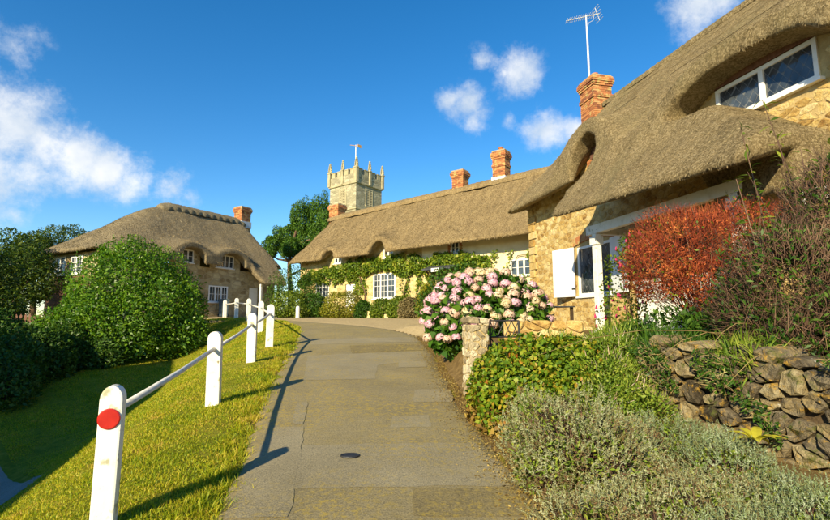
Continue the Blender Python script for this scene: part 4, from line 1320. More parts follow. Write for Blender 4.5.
# ------------------------------------------------------------------ white post and rail fence
def build_fence():
    t = thing('post_and_rail_fence', 'white post and rail fence with rounded posts climbing the grass bank', 'fence', (-1.77, 2.8, gz(-1.77, 2.8)))
    b = Vector(t.location)
    pts = [(-1.87, 3.05, .90), (-2.43, 5.95, .93), (-2.95, 8.8, .93), (-3.22, 10.75, .99), (-4.62, 14.5, .98), (-6.55, 19.0, .95), (-7.95, 21.5, .95), (-9.3, 23.6, .9)]
    tops = []
    for i, (x, y, h) in enumerate(pts):
        z = gz(x, y) - .12
        j = max(0, min(len(pts) - 2, i)); d = Vector((pts[j + 1][0] - pts[j][0], pts[j + 1][1] - pts[j][1], 0)).normalized()
        n = Vector((d.y, -d.x, 0))          # across the fence line
        if i == 0: d = Vector((-.30, .954, 0)); n = Vector((.954, .30, 0))
        w, dp = (.064, .05) if i == 0 else (.078, .064)
        # round-topped in the across direction
        prof = [(-w, 0), (w, 0), (w, h - .02)]
        for k in range(1, 10):
            th = math.pi * k / 10; prof.append((w * math.cos(th), h - .02 + .085 * math.sin(th)))
        prof.append((-w, h - .02))
        lean = Vector((random.uniform(-.012, .012), random.uniform(-.012, .012), 0))
        base = Vector((x, y, z)) - b
        fn = lambda u, v, q: tuple(base + n * u + d * q + Vector((0, 0, v)) + lean * v)
        mb = MB(); mb.prism(prof, fn, -dp, dp)
        o = mb.build('post', M['white_paint'], t, bevel=.012)
        tops.append(base + Vector((0, 0, h - .14 if i else h - .1)) + lean * h)
        if i == 0:
            rf = MB(); k = 28
            c = base + Vector((0, 0, h - .13)) - d * (dp + .003) - n * .002 + lean * (h - .13)
            V = []; F = []
            for r, q in ((.062, 0), (.062, .004), (.056, .008)):
                V += [tuple(c + n * r * math.cos(6.2832 * a / k) + Vector((0, 0, r * math.sin(6.2832 * a / k))) - d * q) for a in range(k)]
            for rr in range(2): F += [(rr * k + a, rr * k + (a + 1) % k, (rr + 1) * k + (a + 1) % k, (rr + 1) * k + a) for a in range(k)]
            F.append(tuple(range(2 * k, 3 * k)))
            o2 = rf.add(V, F).build('reflector', M['red_reflector'], o)
            o2['label'] = 'round red reflector disc near the post top'
    for i in range(len(tops) - 1):
        r = MB(); m = (tops[i] + tops[i + 1]) / 2 - Vector((0, 0, .015))
        r.tube([tops[i], m, tops[i + 1]], .024, 10); r.build('rail', M['rail_metal'], t, smooth=True)
build_fence()

# ------------------------------------------------------------------ walls, pillar, gate
def build_garden_wall():
    rng = np.random.default_rng(8)
    pl = [Vector((2.36, 5.2)), Vector((2.46, 5.0)), Vector((2.78, 4.1)), Vector((3.05, 3.2)), Vector((3.3, 2.2)), Vector((3.5, .8))]
    cum = [0]
    for i in range(len(pl) - 1): cum.append(cum[-1] + (pl[i + 1] - pl[i]).length)
    def at(u):
        u = min(max(u, 0), cum[-1] - 1e-4)
        for i in range(len(pl) - 1):
            if u <= cum[i + 1]:
                d = (pl[i + 1] - pl[i]).normalized(); p = pl[i] + d * (u - cum[i]); return p, Vector((d.y, -d.x))
    t = thing('dry_stone_wall', 'lichened dry stone retaining wall below the rust-red bush at right', 'stone wall', (2.4, 5.0, .3))
    base = Vector(t.location); H = .82
    def fn(u, v, d):
        p, n = at(u)
        # n points away from the garden? garden lies at +x
        s = -1 if n.x > 0 else 1
        q = p + n * s * (d - .08 * v)
        zt = gz(p.x - .3, p.y) - .12
        return (q.x - base.x, q.y - base.y, zt - base.z + v)
    core = MB()
    us = np.linspace(0, cum[-1], 40)
    V = []; F = []
    for u in us:
        V += [fn(u, 0, -.02), fn(u, H * .94, -.02), fn(u, H * .94, -.4)]
    for i in range(len(us) - 1):
        a = 3 * i; F += [(a, a + 3, a + 4, a + 1), (a + 1, a + 4, a + 5, a + 2)]
    core.add(V, F).build('earth_core', M['soil'], t)
    for poly in voronoi_cells(cum[-1], H, .185, .14, rng, .85):
        g = stone_geom(poly, .006, .06, fn, rng, .02, (.4, .7), .85, .3)
        if g: stone_obj(g, M['stone_dry'], t)
    # loose coping stones along the top
    u = .1
    while u < cum[-1] - .1:
        w = rng.uniform(.14, .34); h = rng.uniform(.06, .15)
        n = 7; c = u + w / 2
        poly = [(c + w * .5 * math.cos(6.28 * k / n + .3) * rng.uniform(.8, 1.1), H + h * .3 + h * .6 * math.sin(6.28 * k / n + .3) * rng.uniform(.8, 1.1)) for k in range(n)]
        g = stone_geom(poly, .003, rng.uniform(.03, .09), fn, rng, .02)
        back = [fn(a, b, -.3) for a, b in poly]
        if g:
            Vv = list(g[0]); k0 = len(Vv); Vv += back
            m = len(back); nn = (len(g[0]) - 1) // 3
            g = (Vv, list(g[1]) + [tuple(range(k0, k0 + m))] + ([(i, k0 + i, k0 + (i + 1) % m, (i + 1) % m) for i in range(m)] if nn == m else []))
            stone_obj(g, M['stone_dry'], t)
        u += w * rng.uniform(.9, 1.5)
build_garden_wall()

def build_pillar():
    rng = np.random.default_rng(4)
    x0, y0 = .80, 6.35; z = gz(.5, 6.4) - .1
    t = thing('gate_pillar', 'short rough stone gate pillar between the hydrangea and the green geranium mound', 'gate pillar', (x0, y0, z), math.radians(12))
    core = MB(); core.box(-.11, .1, -.13, .22, 0, 1.04); core.build('core', M['mortar'], t)
    H = 1.05
    faces = [(.21, lambda u, v, d: (u - .12, -.13 - d, v)), (.36, lambda u, v, d: (-.11 - d, .22 - u, v)), (.36, lambda u, v, d: (.1 + d, u - .14, v))]
    for w, fn in faces:
        for poly in voronoi_cells(w, H, .13, .1, rng, .45):
            g = stone_geom(poly, .004, .014, fn, rng, .01)
            if g: stone_obj(g, M['stone_pillar'], t)
    for a, b in ((-.13, .0), (.005, .115)):
        c = MB(); c.box(a, b, -.15, .24, H + .005, H + .09, .014); s = c.build('stone', M['stone_pillar'], t, bevel=.02)
    # low wall running back towards the cottage
    t2 = thing('low_garden_wall', 'low yellow stone wall running back from the gate under the pink hydrangea', 'stone wall', (1.65, 7.35, 1.0), math.radians(-8))
    c = MB(); c.box(-.3, .85, -.1, .15, -.4, .52); c.build('core', M['mortar'], t2)
    for poly in voronoi_cells(1.15, .95, .24, .15, rng, .4):
        g = stone_geom(poly, .007, .03, lambda u, v, d: (u - .3, -.11 - d, v - .4), rng, .01)
        if g: stone_obj(g, M['stone_cottage'], t2)
    g = thing('iron_gate', 'small black wrought iron gate with crossed bars beside the stone pillar', 'gate', (1.02, 6.6, .62), math.radians(12))
    W, Hh = .42, .92
    for x in (0, W):
        m = MB(); m.tube([(x, 0, 0), (x, 0, Hh)], .014, 6); m.build('stile', M['iron'], g)
    for z in (.06, Hh - .22, Hh):
        m = MB(); m.tube([(0, 0, z), (W, 0, z)], .012, 6); m.build('bar', M['iron'], g)
    for a, b in (((0, 0, .06), (W, 0, Hh - .22)), ((0, 0, Hh - .22), (W, 0, .06))):
        m = MB(); m.tube([a, b], .009, 6); m.build('brace', M['iron'], g)
    for k in range(4):
        xx = W * (k + .5) / 4; m = MB(); m.tube([(xx - .05, 0, Hh - .22), (xx + .05, 0, Hh)], .007, 5); m.tube([(xx + .05, 0, Hh - .22), (xx - .05, 0, Hh)], .007, 5); m.build('scroll', M['iron'], g)
build_pillar()

def build_misc():
    # slatted table by the shuttered window
    p = rc_pt(.2, -1.5, 0)
    t = thing('garden_table', 'dark slatted garden table under the shuttered window', 'table', (p.x, p.y, 1.2), RC_ANG + .1)
    for i in range(6):
        s = MB(); s.box(-.75, .75, -.42 + i * .14, -.3 + i * .14, .66, .69); s.build('slat', M['slate'], t)
    for x in (-.65, .65):
        for y in (-.36, .36):
            s = MB(); s.box(x - .03, x + .03, y - .03, y + .03, 0, .66); s.build('leg', M['dark_wood'], t)
    t = thing('garden_bench', 'low dark plank bench in front of the slatted table', 'bench', (p.x - .55, p.y - .1, 1.22), RC_ANG + .1)
    for i in range(3):
        s = MB(); s.box(-.75, .75, -.2 + i * .14, -.08 + i * .14, .42, .45); s.build('slat', M['dark_wood'], t)
    for x in (-.6, .6):
        s = MB(); s.box(x - .04, x + .04, -.16, .18, 0, .42); s.build('leg', M['dark_wood'], t)
    # lone white bollard at the crest
    x, y = -5.95, 24.5
    t = thing('bollard', 'single small white bollard at the foot of the bright shrubs on the crest', 'bollard', (x, y, gz(x, y)))
    s = MB(); s.tube([(0, 0, -.1), (0, 0, .5), (0, 0, .56), (0, 0, .6)], [.1, .1, .085, .04], 12); s.build('shaft', M['white_paint'], t)
    s = MB(); s.tube([(0, 0, .4), (0, 0, .45)], [.104, .104], 12); s.build('band', M['window_paint'], t)
    # bin by the end of the fence
    x, y = -11.35, 28.6
    t = thing('wheelie_bin', 'dark wheelie bin at the end of the white fence by the left cottage', 'bin', (x, y, gz(x, y)), .4)
    s = MB(); s.prism([(-.24, 0), (.24, 0), (.29, .95), (-.29, .95)], lambda u, v, d: (u, d, v + .05), -.28, .28); s.build('body', M['bin_plastic'], t, bevel=.03)
    s = MB(); s.box(-.31, .31, -.31, .33, 1.0, 1.07); s.build('lid', M['bin_plastic'], t, bevel=.02)
    for sx in (-.26, .26):
        s = MB(); s.tube([(sx - .03, .26, .1), (sx + .03, .26, .1)], .1, 14); s.build('wheel', M['iron'], t)
    # old paling fence in the shade on the far left
    t = thing('paling_fence', 'old brown paling fence in deep shade below the left trees', 'fence', (-15.5, 17.5, gz(-15.5, 17.5)), -.15)
    for i in range(34):
        x = -3.2 + i * .19; h = 1.25 + random.uniform(-.04, .04)
        s = MB(); s.prism([(x, -.3), (x + .11, -.3), (x + .11, h - .08), (x + .055, h), (x, h - .08)], lambda u, v, d: (u, d, v), 0, .02); s.build('paling', M['brown_wood'], t)
    for z in (.25, .95):
        s = MB(); s.box(-3.3, 3.4, .024, .08, z, z + .08); s.build('rail', M['brown_wood'], t)
    # low kerb of stones in front of the terrace
    rng = np.random.default_rng(9)
    t = thing('stone_edging', 'low edging of pale rough stones along the terrace flower border', 'edging', tr_pt(6, -1.55, 0), TA)
    x = -4.6
    while x < 4.4:
        w = rng.uniform(.3, .55); h = rng.uniform(.16, .32)
        s = MB(); s.box(x, x + w, -.14 + rng.uniform(-.04, .04), .14, -.25, h, .035); s.build('stone', M['stone_cottage'], t, bevel=.04)
        x += w + .02
    # unseen house added by the lower lane, its ridge laid to shade the bank
    def q(p): return (p[0], p[1])
    a, b = Vector((-6.0, -5.4)), Vector((-10.8, 7.85))
    d = (b - a).normalized(); an = math.atan2(d.y, d.x); L = (b - a).length
    zb = gz(-9, -2) - .3; H = 4.75 - zb
    t = thing('shade_house', 'unseen low stone house with slate roof, added left of the view to shade the bank', 'house', (a.x, a.y, zb), an)
    w = MB(); w.box(-5, L, .25, 2.95, 0, H - 1.45); w.build('wall', M['rubble_grey'], t)
    r = MB()
    r.add([(-5.3, -.05, H - 1.5), (L + .25, -.05, H - 1.5), (L + .25, 1.6, H), (-5.3, 1.6, H), (-5.3, 3.25, H - 1.5), (L + .25, 3.25, H - 1.5)], [(0, 1, 2, 3), (3, 2, 5, 4), (0, 3, 4), (1, 5, 2)])
    r.build('roof', M['slate'], t)
    for xx in (-3.5, 1.0, 5.0):
        window(t, xx, xx + 1.1, 1.6, 2.7, .21, 2, 2, 3)
build_misc()

# ------------------------------------------------------------------ vegetation
def stems(name, paths, mat, parent, n=6):
    mb = MB()
    for pts, r in paths: mb.tube(pts, r, n)
    return mb.build(name, mat, parent, smooth=True, fix=False)

def rel(lobes, b):
    return [(l[0] - b[0], l[1] - b[1], l[2] - b[2], *l[3:]) for l in lobes]

def shrub(name, label, cat, base, lobes, n, L, W, mat, group=None, rng=RNG, nst=7, stem=.03, core=None, **kw):
    t = thing(name, label, cat, base, 0, group)
    lo = rel(lobes, base)
    foliage('foliage', lo, n, L, W, M[mat], t, rng, **kw)
    paths = []
    for i in range(nst):
        l = lo[i % len(lo)]
        e = Vector((l[0] + rng.uniform(-.5, .5) * l[3], l[1] + rng.uniform(-.5, .5) * l[4], l[2] + .35 * l[5]))
        s = Vector((rng.uniform(-.15, .15) * l[3] * 2, rng.uniform(-.1, .1) * l[4] * 2, -.1))
        m = s.lerp(e, .5) + Vector((rng.uniform(-.08, .08), rng.uniform(-.08, .08), 0))
        paths.append(([s, m, e], [stem, stem * .7, stem * .3]))
    stems('stem', paths, M['bark'], t)
    return t

def tree(name, label, base, h, lobes, n, L, W, mat, group=None, rng=RNG, tr=.2, **kw):
    t = thing(name, label, 'tree', base, 0, group)
    lo = rel(lobes, base)
    foliage('crown', lo, n, L, W, M[mat], t, rng, **kw)
    top = max(l[2] for l in lo)
    mb = MB(); k = 7
    tp = [(math.sin(i * 1.3) * .06 * i, math.cos(i * 1.7) * .05 * i, -.3 + (top * .85 + .3) * i / (k - 1)) for i in range(k)]
    mb.tube(tp, [tr * (1.25 - .95 * i / (k - 1)) for i in range(k)], 9)
    trunk = mb.build('trunk', M['bark'], t, smooth=True, fix=False)
    for l in lo:
        s = Vector(tp[min(k - 1, max(1, int(k * min(.8, max(.15, (l[2] - l[5]) / max(top, .1))))))]); e = Vector(l[:3])
        m = s.lerp(e, .55) + Vector((0, 0, -.12 * (e - s).length))
        stems('limb', [([s, m, e], [tr * .45, tr * .3, tr * .1])], M['bark'], trunk)
    return t

def build_left_planting():
    r = np.random.default_rng(21)
    # big sunlit laurel
    x, y = -10.0, 17.2; b = (x, y, gz(x, y))
    L = [(-8.7, 14.9, 2.35, 1.75, 1.7, 1.65), (-7.7, 14.6, 1.8, 1.25, 1.3, 1.25), (-9.45, 14.8, 1.6, 1.15, 1.3, 1.15), (-8.2, 14.0, 1.35, 1.4, 1.2, 1.1), (-10.2, 14.4, 1.0, 1.1, 1.2, .95), (-7.3, 14.4, 1.1, 1.05, 1.0, .85), (-9.0, 13.9, 1.2, 1.5, 1.0, 1.1)]
    L = [(a * 1.15, b_ * 1.15, EYE + (c - EYE) * 1.15, d * 1.15, e * 1.15, f * 1.15) for a, b_, c, d, e, f in L]
    shrub('laurel_bush', 'large rounded bright green laurel bush in front of the left cottage', 'bush', b, L, 48000, .115, .055, 'laurel', rng=r, nst=14, stem=.05, shell=.45, rough=.13, freq=2.4, gap=.12, up=.35)
    # young shoots standing out of the laurel
    t = [o for o in bpy.data.objects if o.name == 'laurel_bush'][0]; B = Vector(t.location)
    P, O = blob_points(rel(L, t.location), 260, r, .04, .2, 2.4, 0)
    k = O[:, 2] > .05; P, O = P[k], O[k]; PP = []; AA = []; paths = []
    for p, o_ in zip(P, O):
        d = Vector(o_) * .6 + Vector((r.normal() * .3, r.normal() * .3, .8)); d.normalize(); ln = r.uniform(.14, .32)
        s0 = Vector(p) - d * .1; paths.append(([s0, s0 + d * ln * .5, s0 + d * ln], [.008, .006, .003]))
        for q in range(int(ln * 34)):
            f = r.uniform(.15, 1.0); PP.append(s0 + d * ln * f); AA.append((d.x + r.normal() * .8, d.y + r.normal() * .8, d.z + r.normal() * .6))
    stems('shoot', paths, M['bark'], t, 4)['kind'] = 'stuff'
    PP, AA = np.array(PP), np.array(AA); V, F = leaves(PP, AA, r.normal(size=PP.shape) * .5 + [0, -.2, 1], .11 * r.uniform(.5, 1.2, len(PP)), .045); np_obj('shoot_leaves', V, F, M['laurel'], t, kind='stuff')
    # shaded hedge below it
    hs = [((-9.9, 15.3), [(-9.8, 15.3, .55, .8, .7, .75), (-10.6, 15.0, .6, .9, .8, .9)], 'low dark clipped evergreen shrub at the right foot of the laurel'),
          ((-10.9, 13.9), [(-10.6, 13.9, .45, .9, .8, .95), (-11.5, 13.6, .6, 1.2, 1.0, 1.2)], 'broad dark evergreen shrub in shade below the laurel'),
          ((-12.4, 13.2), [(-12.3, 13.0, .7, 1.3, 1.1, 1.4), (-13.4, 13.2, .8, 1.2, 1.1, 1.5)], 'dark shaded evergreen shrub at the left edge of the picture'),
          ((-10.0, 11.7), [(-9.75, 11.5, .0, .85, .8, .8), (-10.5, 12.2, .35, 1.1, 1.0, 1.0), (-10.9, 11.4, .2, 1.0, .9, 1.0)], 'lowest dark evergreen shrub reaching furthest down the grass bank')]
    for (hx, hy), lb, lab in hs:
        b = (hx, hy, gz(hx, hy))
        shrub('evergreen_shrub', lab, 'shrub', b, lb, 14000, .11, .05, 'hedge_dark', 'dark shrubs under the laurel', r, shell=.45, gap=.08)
    # trees on the left skyline
    for bx, by, lob, lab in [
        (-19.5, 23.0, [(-19.5, 23, 4.5, 1.5, 1.4, 1.3), (-20.6, 23.2, 3.7, 1.5, 1.4, 1.3), (-18.4, 22.8, 3.5, 1.4, 1.3, 1.3), (-19.4, 22.4, 2.6, 1.9, 1.4, 1.2)], 'leftmost dark broadleaf tree on the left skyline'),
        (-23.4, 29.5, [(-23.4, 29.5, 5.9, 1.3, 1.2, 1.1), (-22.6, 29.2, 5.0, 1.2, 1.1, 1.0), (-24.3, 29.3, 5.0, 1.2, 1.1, 1.1), (-23.2, 29, 3.9, 1.6, 1.2, 1.1)], 'dark tree just left of the left cottage eave'),
        (-17.0, 19.0, [(-17.2, 19, 3.4, 1.2, 1.1, 1.1), (-18.0, 19, 2.9, 1.3, 1.2, 1.2), (-16.3, 18.8, 1.9, 1.0, 1.0, .9), (-16.6, 18.6, 1.2, 1.5, 1.2, 1.0)], 'low dark leafy tree at the left picture edge above the paling fence'),
        (-23.5, 32.0, [(-23.5, 32, 6.6, 1.9, 1.8, 1.3), (-24.8, 32, 5.4, 1.9, 1.8, 1.5), (-22.2, 32, 5.4, 1.7, 1.7, 1.3)], 'tallest of the left trees, rising behind the left cottage eave')]:
        tree('broadleaf_tree', lab, (bx, by, gz(bx, by)), 5, lob, 12000, .15, .075, 'tree_left', 'trees on the left skyline', r, .16, shell=.5, rough=.2, freq=1.9, gap=.25)
    b = (-15.0, 3.0, gz(-15, 3))  # unseen tree, added so its crown throws shade on the dark shrubs
    tree('broadleaf_tree', 'unseen tree added out of frame to the left to shade the bank and its shrubs', b, 6, [(-15.2, 2.6, 4.6, 1.9, 1.8, 1.7), (-14.2, 3.7, 4.1, 1.3, 1.2, 1.4), (-16.5, 3.2, 4.2, 1.7, 1.6, 1.7), (-14.8, 3.0, 2.6, 2.2, 2.0, 1.6), (-13.4, 2.0, 3.2, 1.3, 1.2, 1.4), (-17.6, 4.2, 4.4, 1.6, 1.6, 1.9), (-19.3, 5.2, 4.6, 1.6, 1.6, 2.0)], 12000, .2, .12, 'tree_left', 'trees on the left skyline', r, .2, shell=.6, gap=.05)
build_left_planting()

def build_mid_planting():
    r = np.random.default_rng(31)
    # tall cypress behind the terrace end
    b = (-10.0, 38.5, gz(-10, 38.5))
    L = []
    for px, py, rx, rz in [(298, 216, 9, 14), (318, 214, 11, 16), (284, 233, 9, 10), (272, 243, 8, 7), (304, 238, 11, 11), (318, 240, 11, 15), (290, 250, 9, 7), (267, 252, 6, 5), (309, 258, 11, 10), (325, 226, 8, 14), (294, 228, 8, 9)]:
        sc = 38.5 / FPX; L.append(((px - 415) * sc, 38.5 + (px % 5 - 2) * .25, EYE + (320 - py) * sc * .99, rx * sc * 1.3, rx * sc * 1.3, rz * sc * 1.2))
    tree('cypress_tree', 'tall dark clumpy cypress tree behind the left end of the terrace', b, 9, L, 46000, .16, .07, 'cypress', None, r, .24, shell=.75, rough=.34, freq=2.8, gap=.22, up=.6)
    # shrubs before the terrace: px, base py -> use depth d
    def at(px, d): return ((px - 415) / FPX * d, d)
    specs = [
        (294, 28.0, 285, 19, 17, 'shrub_green', 'bushy green shrub against the left end wall of the terrace'),
        (291, 25.5, 304, 15, 14, 'shrub_bright', 'bright round shrub at the road crest beside the white bollard'),
        (314, 25.8, 306, 11, 13, 'shrub_green', 'green upright shrub under the leftmost terrace window'),
        (345, 25.2, 305, 17, 14, 'shrub_yellow', 'broad yellow-green shrub right of the white terrace door'),
        (364, 24.6, 311, 6, 9, 'shrub_green', 'small dark conical shrub left of the big terrace window'),
        (384, 24.2, 310, 10, 10, 'shrub_bright', 'clipped green shrub below the big terrace window'),
        (401, 23.4, 308, 10, 11, 'shrub_bright', 'clipped green shrub right below the big terrace window'),
        (412, 22.8, 310, 10, 11, 'shrub_dry', 'brownish dry dome-shaped shrub at the right end of the border'),
        (430, 21.8, 300, 9, 20, 'shrub_yellow', 'loose yellowish plant beside the door hood'),
        (455, 20.5, 270, 10, 9, 'shrub_yellow', None)]
    for px, d, cy, rx, rz, mt, lab in specs:
        if lab is None: continue
        x, y = at(px, d); z0 = gz(x, y); s = d / FPX
        zc = EYE + (320 - cy) * s; 
        rx *= 1.22; rz *= 1.12
        L = [(x, y, zc, rx * s, rx * s * .8, max(rz * s, .25)), (x - rx * s * .4, y - .1, (zc + z0) / 2, rx * s * .8, rx * s * .7, max(.3, (zc - z0) * .6)), (x + rx * s * .4, y, (zc + z0) / 2, rx * s * .8, rx * s * .7, max(.3, (zc - z0) * .6))]
        shrub('border_shrub', lab, 'shrub', (x, y, z0), L, 5500, .1, .055, mt, 'shrubs in the terrace border', r, nst=5, stem=.02, zmin=-.05, gap=.12)
    # climber over the terrace front
    t = thing('climbing_vine', 'leafy green climber trained along the terrace front above its windows', 'climber', tr_pt(2.6, -.05, 0), TA)
    n = 13500
    x = r.uniform(.2, 13.4, n); u = r.random(n)
    # band: centre height and half thickness along the wall (local to the terrace)
    zc = np.interp(x, [0, .8, 3, 5, 6.5, 8.6, 9.8, 11, 12.5, 13.4], [2.0, 2.45, 2.5, 2.75, 2.95, 2.75, 2.6, 2.85, 2.7, 2.3])
    hw = np.interp(x, [0, .8, 3, 5, 6.5, 8.2, 9.6, 11, 12.5, 13.4], [.1, .35, .5, .55, .38, .5, .55, .3, .4, .5])
    z = zc + hw * r.uniform(-1, 1, n) * (1 + .3 * lump(np.stack([x, x * 0, x], 1), 3))
    # hanging tails
    for c, w, lo in ((5.2, .5, 1.3), (8.35, .3, .7), (9.6, .5, .4), (12.6, .9, .4)):
        k = np.abs(x - c) < w; k &= r.random(n) < .5
        z[k] = lo + (zc[k] - lo) * r.random(k.sum()) ** .8
    dp = -.04 - .3 * r.random(n) * np.clip(1 - ((z - zc) / (hw + .2)) ** 2, .15, 1)
    keep = lump(np.stack([x, z, 0 * x], 1), 5) > -.45
    for h in ((6.1, 7.65, 1.05, 2.4), (1.45, 2.6, .95, 2.1), (11.1, 11.7, 3.1, 3.8), (10.45, 11.35, 0, 2.3)): keep &= ~((x > h[0]) & (x < h[1]) & (z > h[2]) & (z < h[3]))
    P = np.stack([x - 2.6, dp + .05, z], 1)[keep]; m = len(P)
    V, F = leaves(P, r.normal(size=(m, 3)) * .7 + [0, -.5, -.2], r.normal(size=(m, 3)) * .5 + [0, -1, .4], .16 * r.uniform(.6, 1.2, m), .11 * r.uniform(.6, 1.2, m))
    np_obj('foliage', V, F, M['ivy'], t, kind='stuff')
    for pts in ([(5.5, 0), (5.6, 1.4), (5.0, 2.6), (3.0, 2.6), (1, 2.4)], [(8.4, 0), (8.3, 1.4), (8.8, 2.6), (10.2, 2.8), (12.8, 2.7)]):
        stems('stem', [([(q[0] - 2.6, -.05, q[1]) for q in pts], [.05, .045, .04, .03, .015])], M['bark'], t)
    # trained bush by the far end of the row, over the hydrangea
    x, y = 1.6, 16.6; b = (x, y, gz(x, y))
    shrub('garden_shrub', 'dense green shrub standing behind the hydrangea', 'shrub', b, [(1.6, 16.6, 2.6, 1.1, .8, .95), (2.5, 16.2, 2.3, .9, .8, .8), (.8, 16.8, 2.0, .8, .7, .7), (1.6, 16.3, 1.7, 1.3, .8, .7)], 6500, .12, .065, 'shrub_green', None, r, gap=.12)
    x, y = 3.55, 15.6; b = (x, y, gz(x, y))
    shrub('rusty_shrub', 'small rusty brown shrub at the far corner of the near cottage', 'shrub', b, [(3.55, 15.4, 2.0, .32, .3, .75), (3.3, 15.3, 1.7, .3, .3, .5)], 1800, .08, .04, 'geranium_dry', None, r, gap=.2)
    # climber at the cream end of the row
    t = thing('climbing_rose', 'thin climber with scattered leaves round the right terrace window', 'climber', tr_pt(15, -.05, 0), TA)
    n = 1500; P = np.stack([r.uniform(-1.6, 1.4, n), -.05 - .12 * r.random(n), r.uniform(1.2, 3.1, n)], 1)
    P = P[(lump(P, 4) > .25)]; P = P[~((P[:, 0] > -.7) & (P[:, 0] < .3) & (P[:, 2] > 1.85) & (P[:, 2] < 2.6))]; m = len(P)
    V, F = leaves(P, r.normal(size=(m, 3)) + [0, -.4, 0], r.normal(size=(m, 3)) * .5 + [0, -1, .4], .13, .08); np_obj('foliage', V, F, M['ivy'], t, kind='stuff')
    stems('stem', [([(-.9, -.03, 0), (-.85, -.05, 1.8), (-.3, -.05, 2.75), (.9, -.05, 2.8)], [.03, .025, .02, .01])], M['bark'], t)
build_mid_planting()

def flower_head_mesh(name, rad, n, mat, rng):
    d = unit(rng.normal(size=(n, 3))); d = d[d[:, 2] > -.55]; m = len(d)
    c = d * rad * (1 + .08 * rng.normal(size=(m, 1))) * [1, 1, .82]
    a = unit(np.cross(d, rng.normal(size=(m, 3)))); b = np.cross(d, a); s = rad * .24
    V = []; 
    N = d * s * .35
    V = np.stack([c + a * s + N, c + b * s, c - a * s + N, c - b * s], 1).reshape(-1, 3)
    F = np.arange(4 * m).reshape(-1, 4)
    me = np_mesh(name, V, F); me.materials.append(mat); return me

def build_hydrangea():
    r = np.random.default_rng(41)
    b = (1.25, 8.9, gz(1.25, 8.9) - .05)
    lob = [(1.25, 8.9, 1.82, .9, .8, .62), (.78, 8.75, 1.55, .6, .6, .56), (1.8, 8.8, 1.68, .6, .6, .55), (.66, 8.55, 1.28, .4, .42, .36), (1.3, 8.45, 1.6, .7, .5, .5)]
    t = shrub('hydrangea_bush', 'big hydrangea bush with pink and cream flower heads beside the road', 'bush', b, lob, 6500, .16, .105, 'hydrangea_leaf', None, r, nst=14, stem=.015, shell=.4, gap=.05)
    kinds = ['petal_pink', 'petal_cream', 'petal_blush']
    me = {k: [flower_head_mesh('flower_head', .088, 220, M[k], r) for _ in range(2)] for k in kinds}
    P, O = blob_points(rel(lob, b), 2600, r, shell=.02, rough=.05, gap=0)
    put = []
    for p, o in zip(P, O):
        if o[1] > .45 or (o[2] < -.25): continue
        p = p + o * .05
        if any(np.linalg.norm(p - q) < .13 for q in put): continue
        put.append(p)
        if len(put) > 175: break
    for p in put:
        px = p[0] + b[0] - 1.25
        edge = px < -.45 or px > .75
        k = r.choice(kinds, p=[.7, .1, .2] if edge else [.3, .42, .28])
        o = bpy.data.objects.new('flower_head', me[k][r.integers(2)]); COL.objects.link(o); o.parent = t
        o.location = p; s = r.uniform(.72, 1.08); o.scale = (s, s, s); o.rotation_euler = (r.uniform(-.4, .4), r.uniform(-.4, .4), r.uniform(0, 6))
build_hydrangea()

def blade_mound(name, lobes, n, L, W, mat, parent, r, bend=.35, out=.8, up=.7, gap=.1, shell=.3):
    P, O = blob_points(lobes, n, r, shell, .2, 5, gap)
    P = P[O[:, 2] > -.5]; O = O[O[:, 2] > -.5]; m = len(P)
    D = O * out + np.array([0, 0, up]) + r.normal(size=(m, 3)) * .35
    V, F = blades(P, D, L * r.uniform(.5, 1.3, m), W * r.uniform(.7, 1.3, m), bend, r)
    return np_obj(name, V, F, M[mat], parent, kind='stuff')

def sprig_mound(name, lobes, n, mat, parent, r):
    """grey sprigs: a short stem clothed in tiny leaves, many on a mound"""
    P, O = blob_points(lobes, n, r, .3, .28, 6, .22)
    k = O[:, 2] > -.45; P, O = P[k], O[k]; m = len(P); q = 16
    D = unit(O * .8 + np.array([0, 0, .75]) + r.normal(size=(m, 3)) * .4); L = .085 * r.uniform(.5, 1.35, (m, 1))
    f = np.linspace(0, 1, q)
    B = (P[:, None] + D[:, None] * L[:, None] * f[None, :, None]).reshape(-1, 3)
    a = unit(D[:, None] * .9 + r.normal(size=(m, q, 3)) * .55).reshape(-1, 3)
    s = np.tile(1.15 - .6 * f, m)
    V, F = blades(B, a, .02 * s * r.uniform(.7, 1.3, m * q), .0042, .35, r)
    return np_obj(name, V, F, M[mat], parent, kind='stuff')

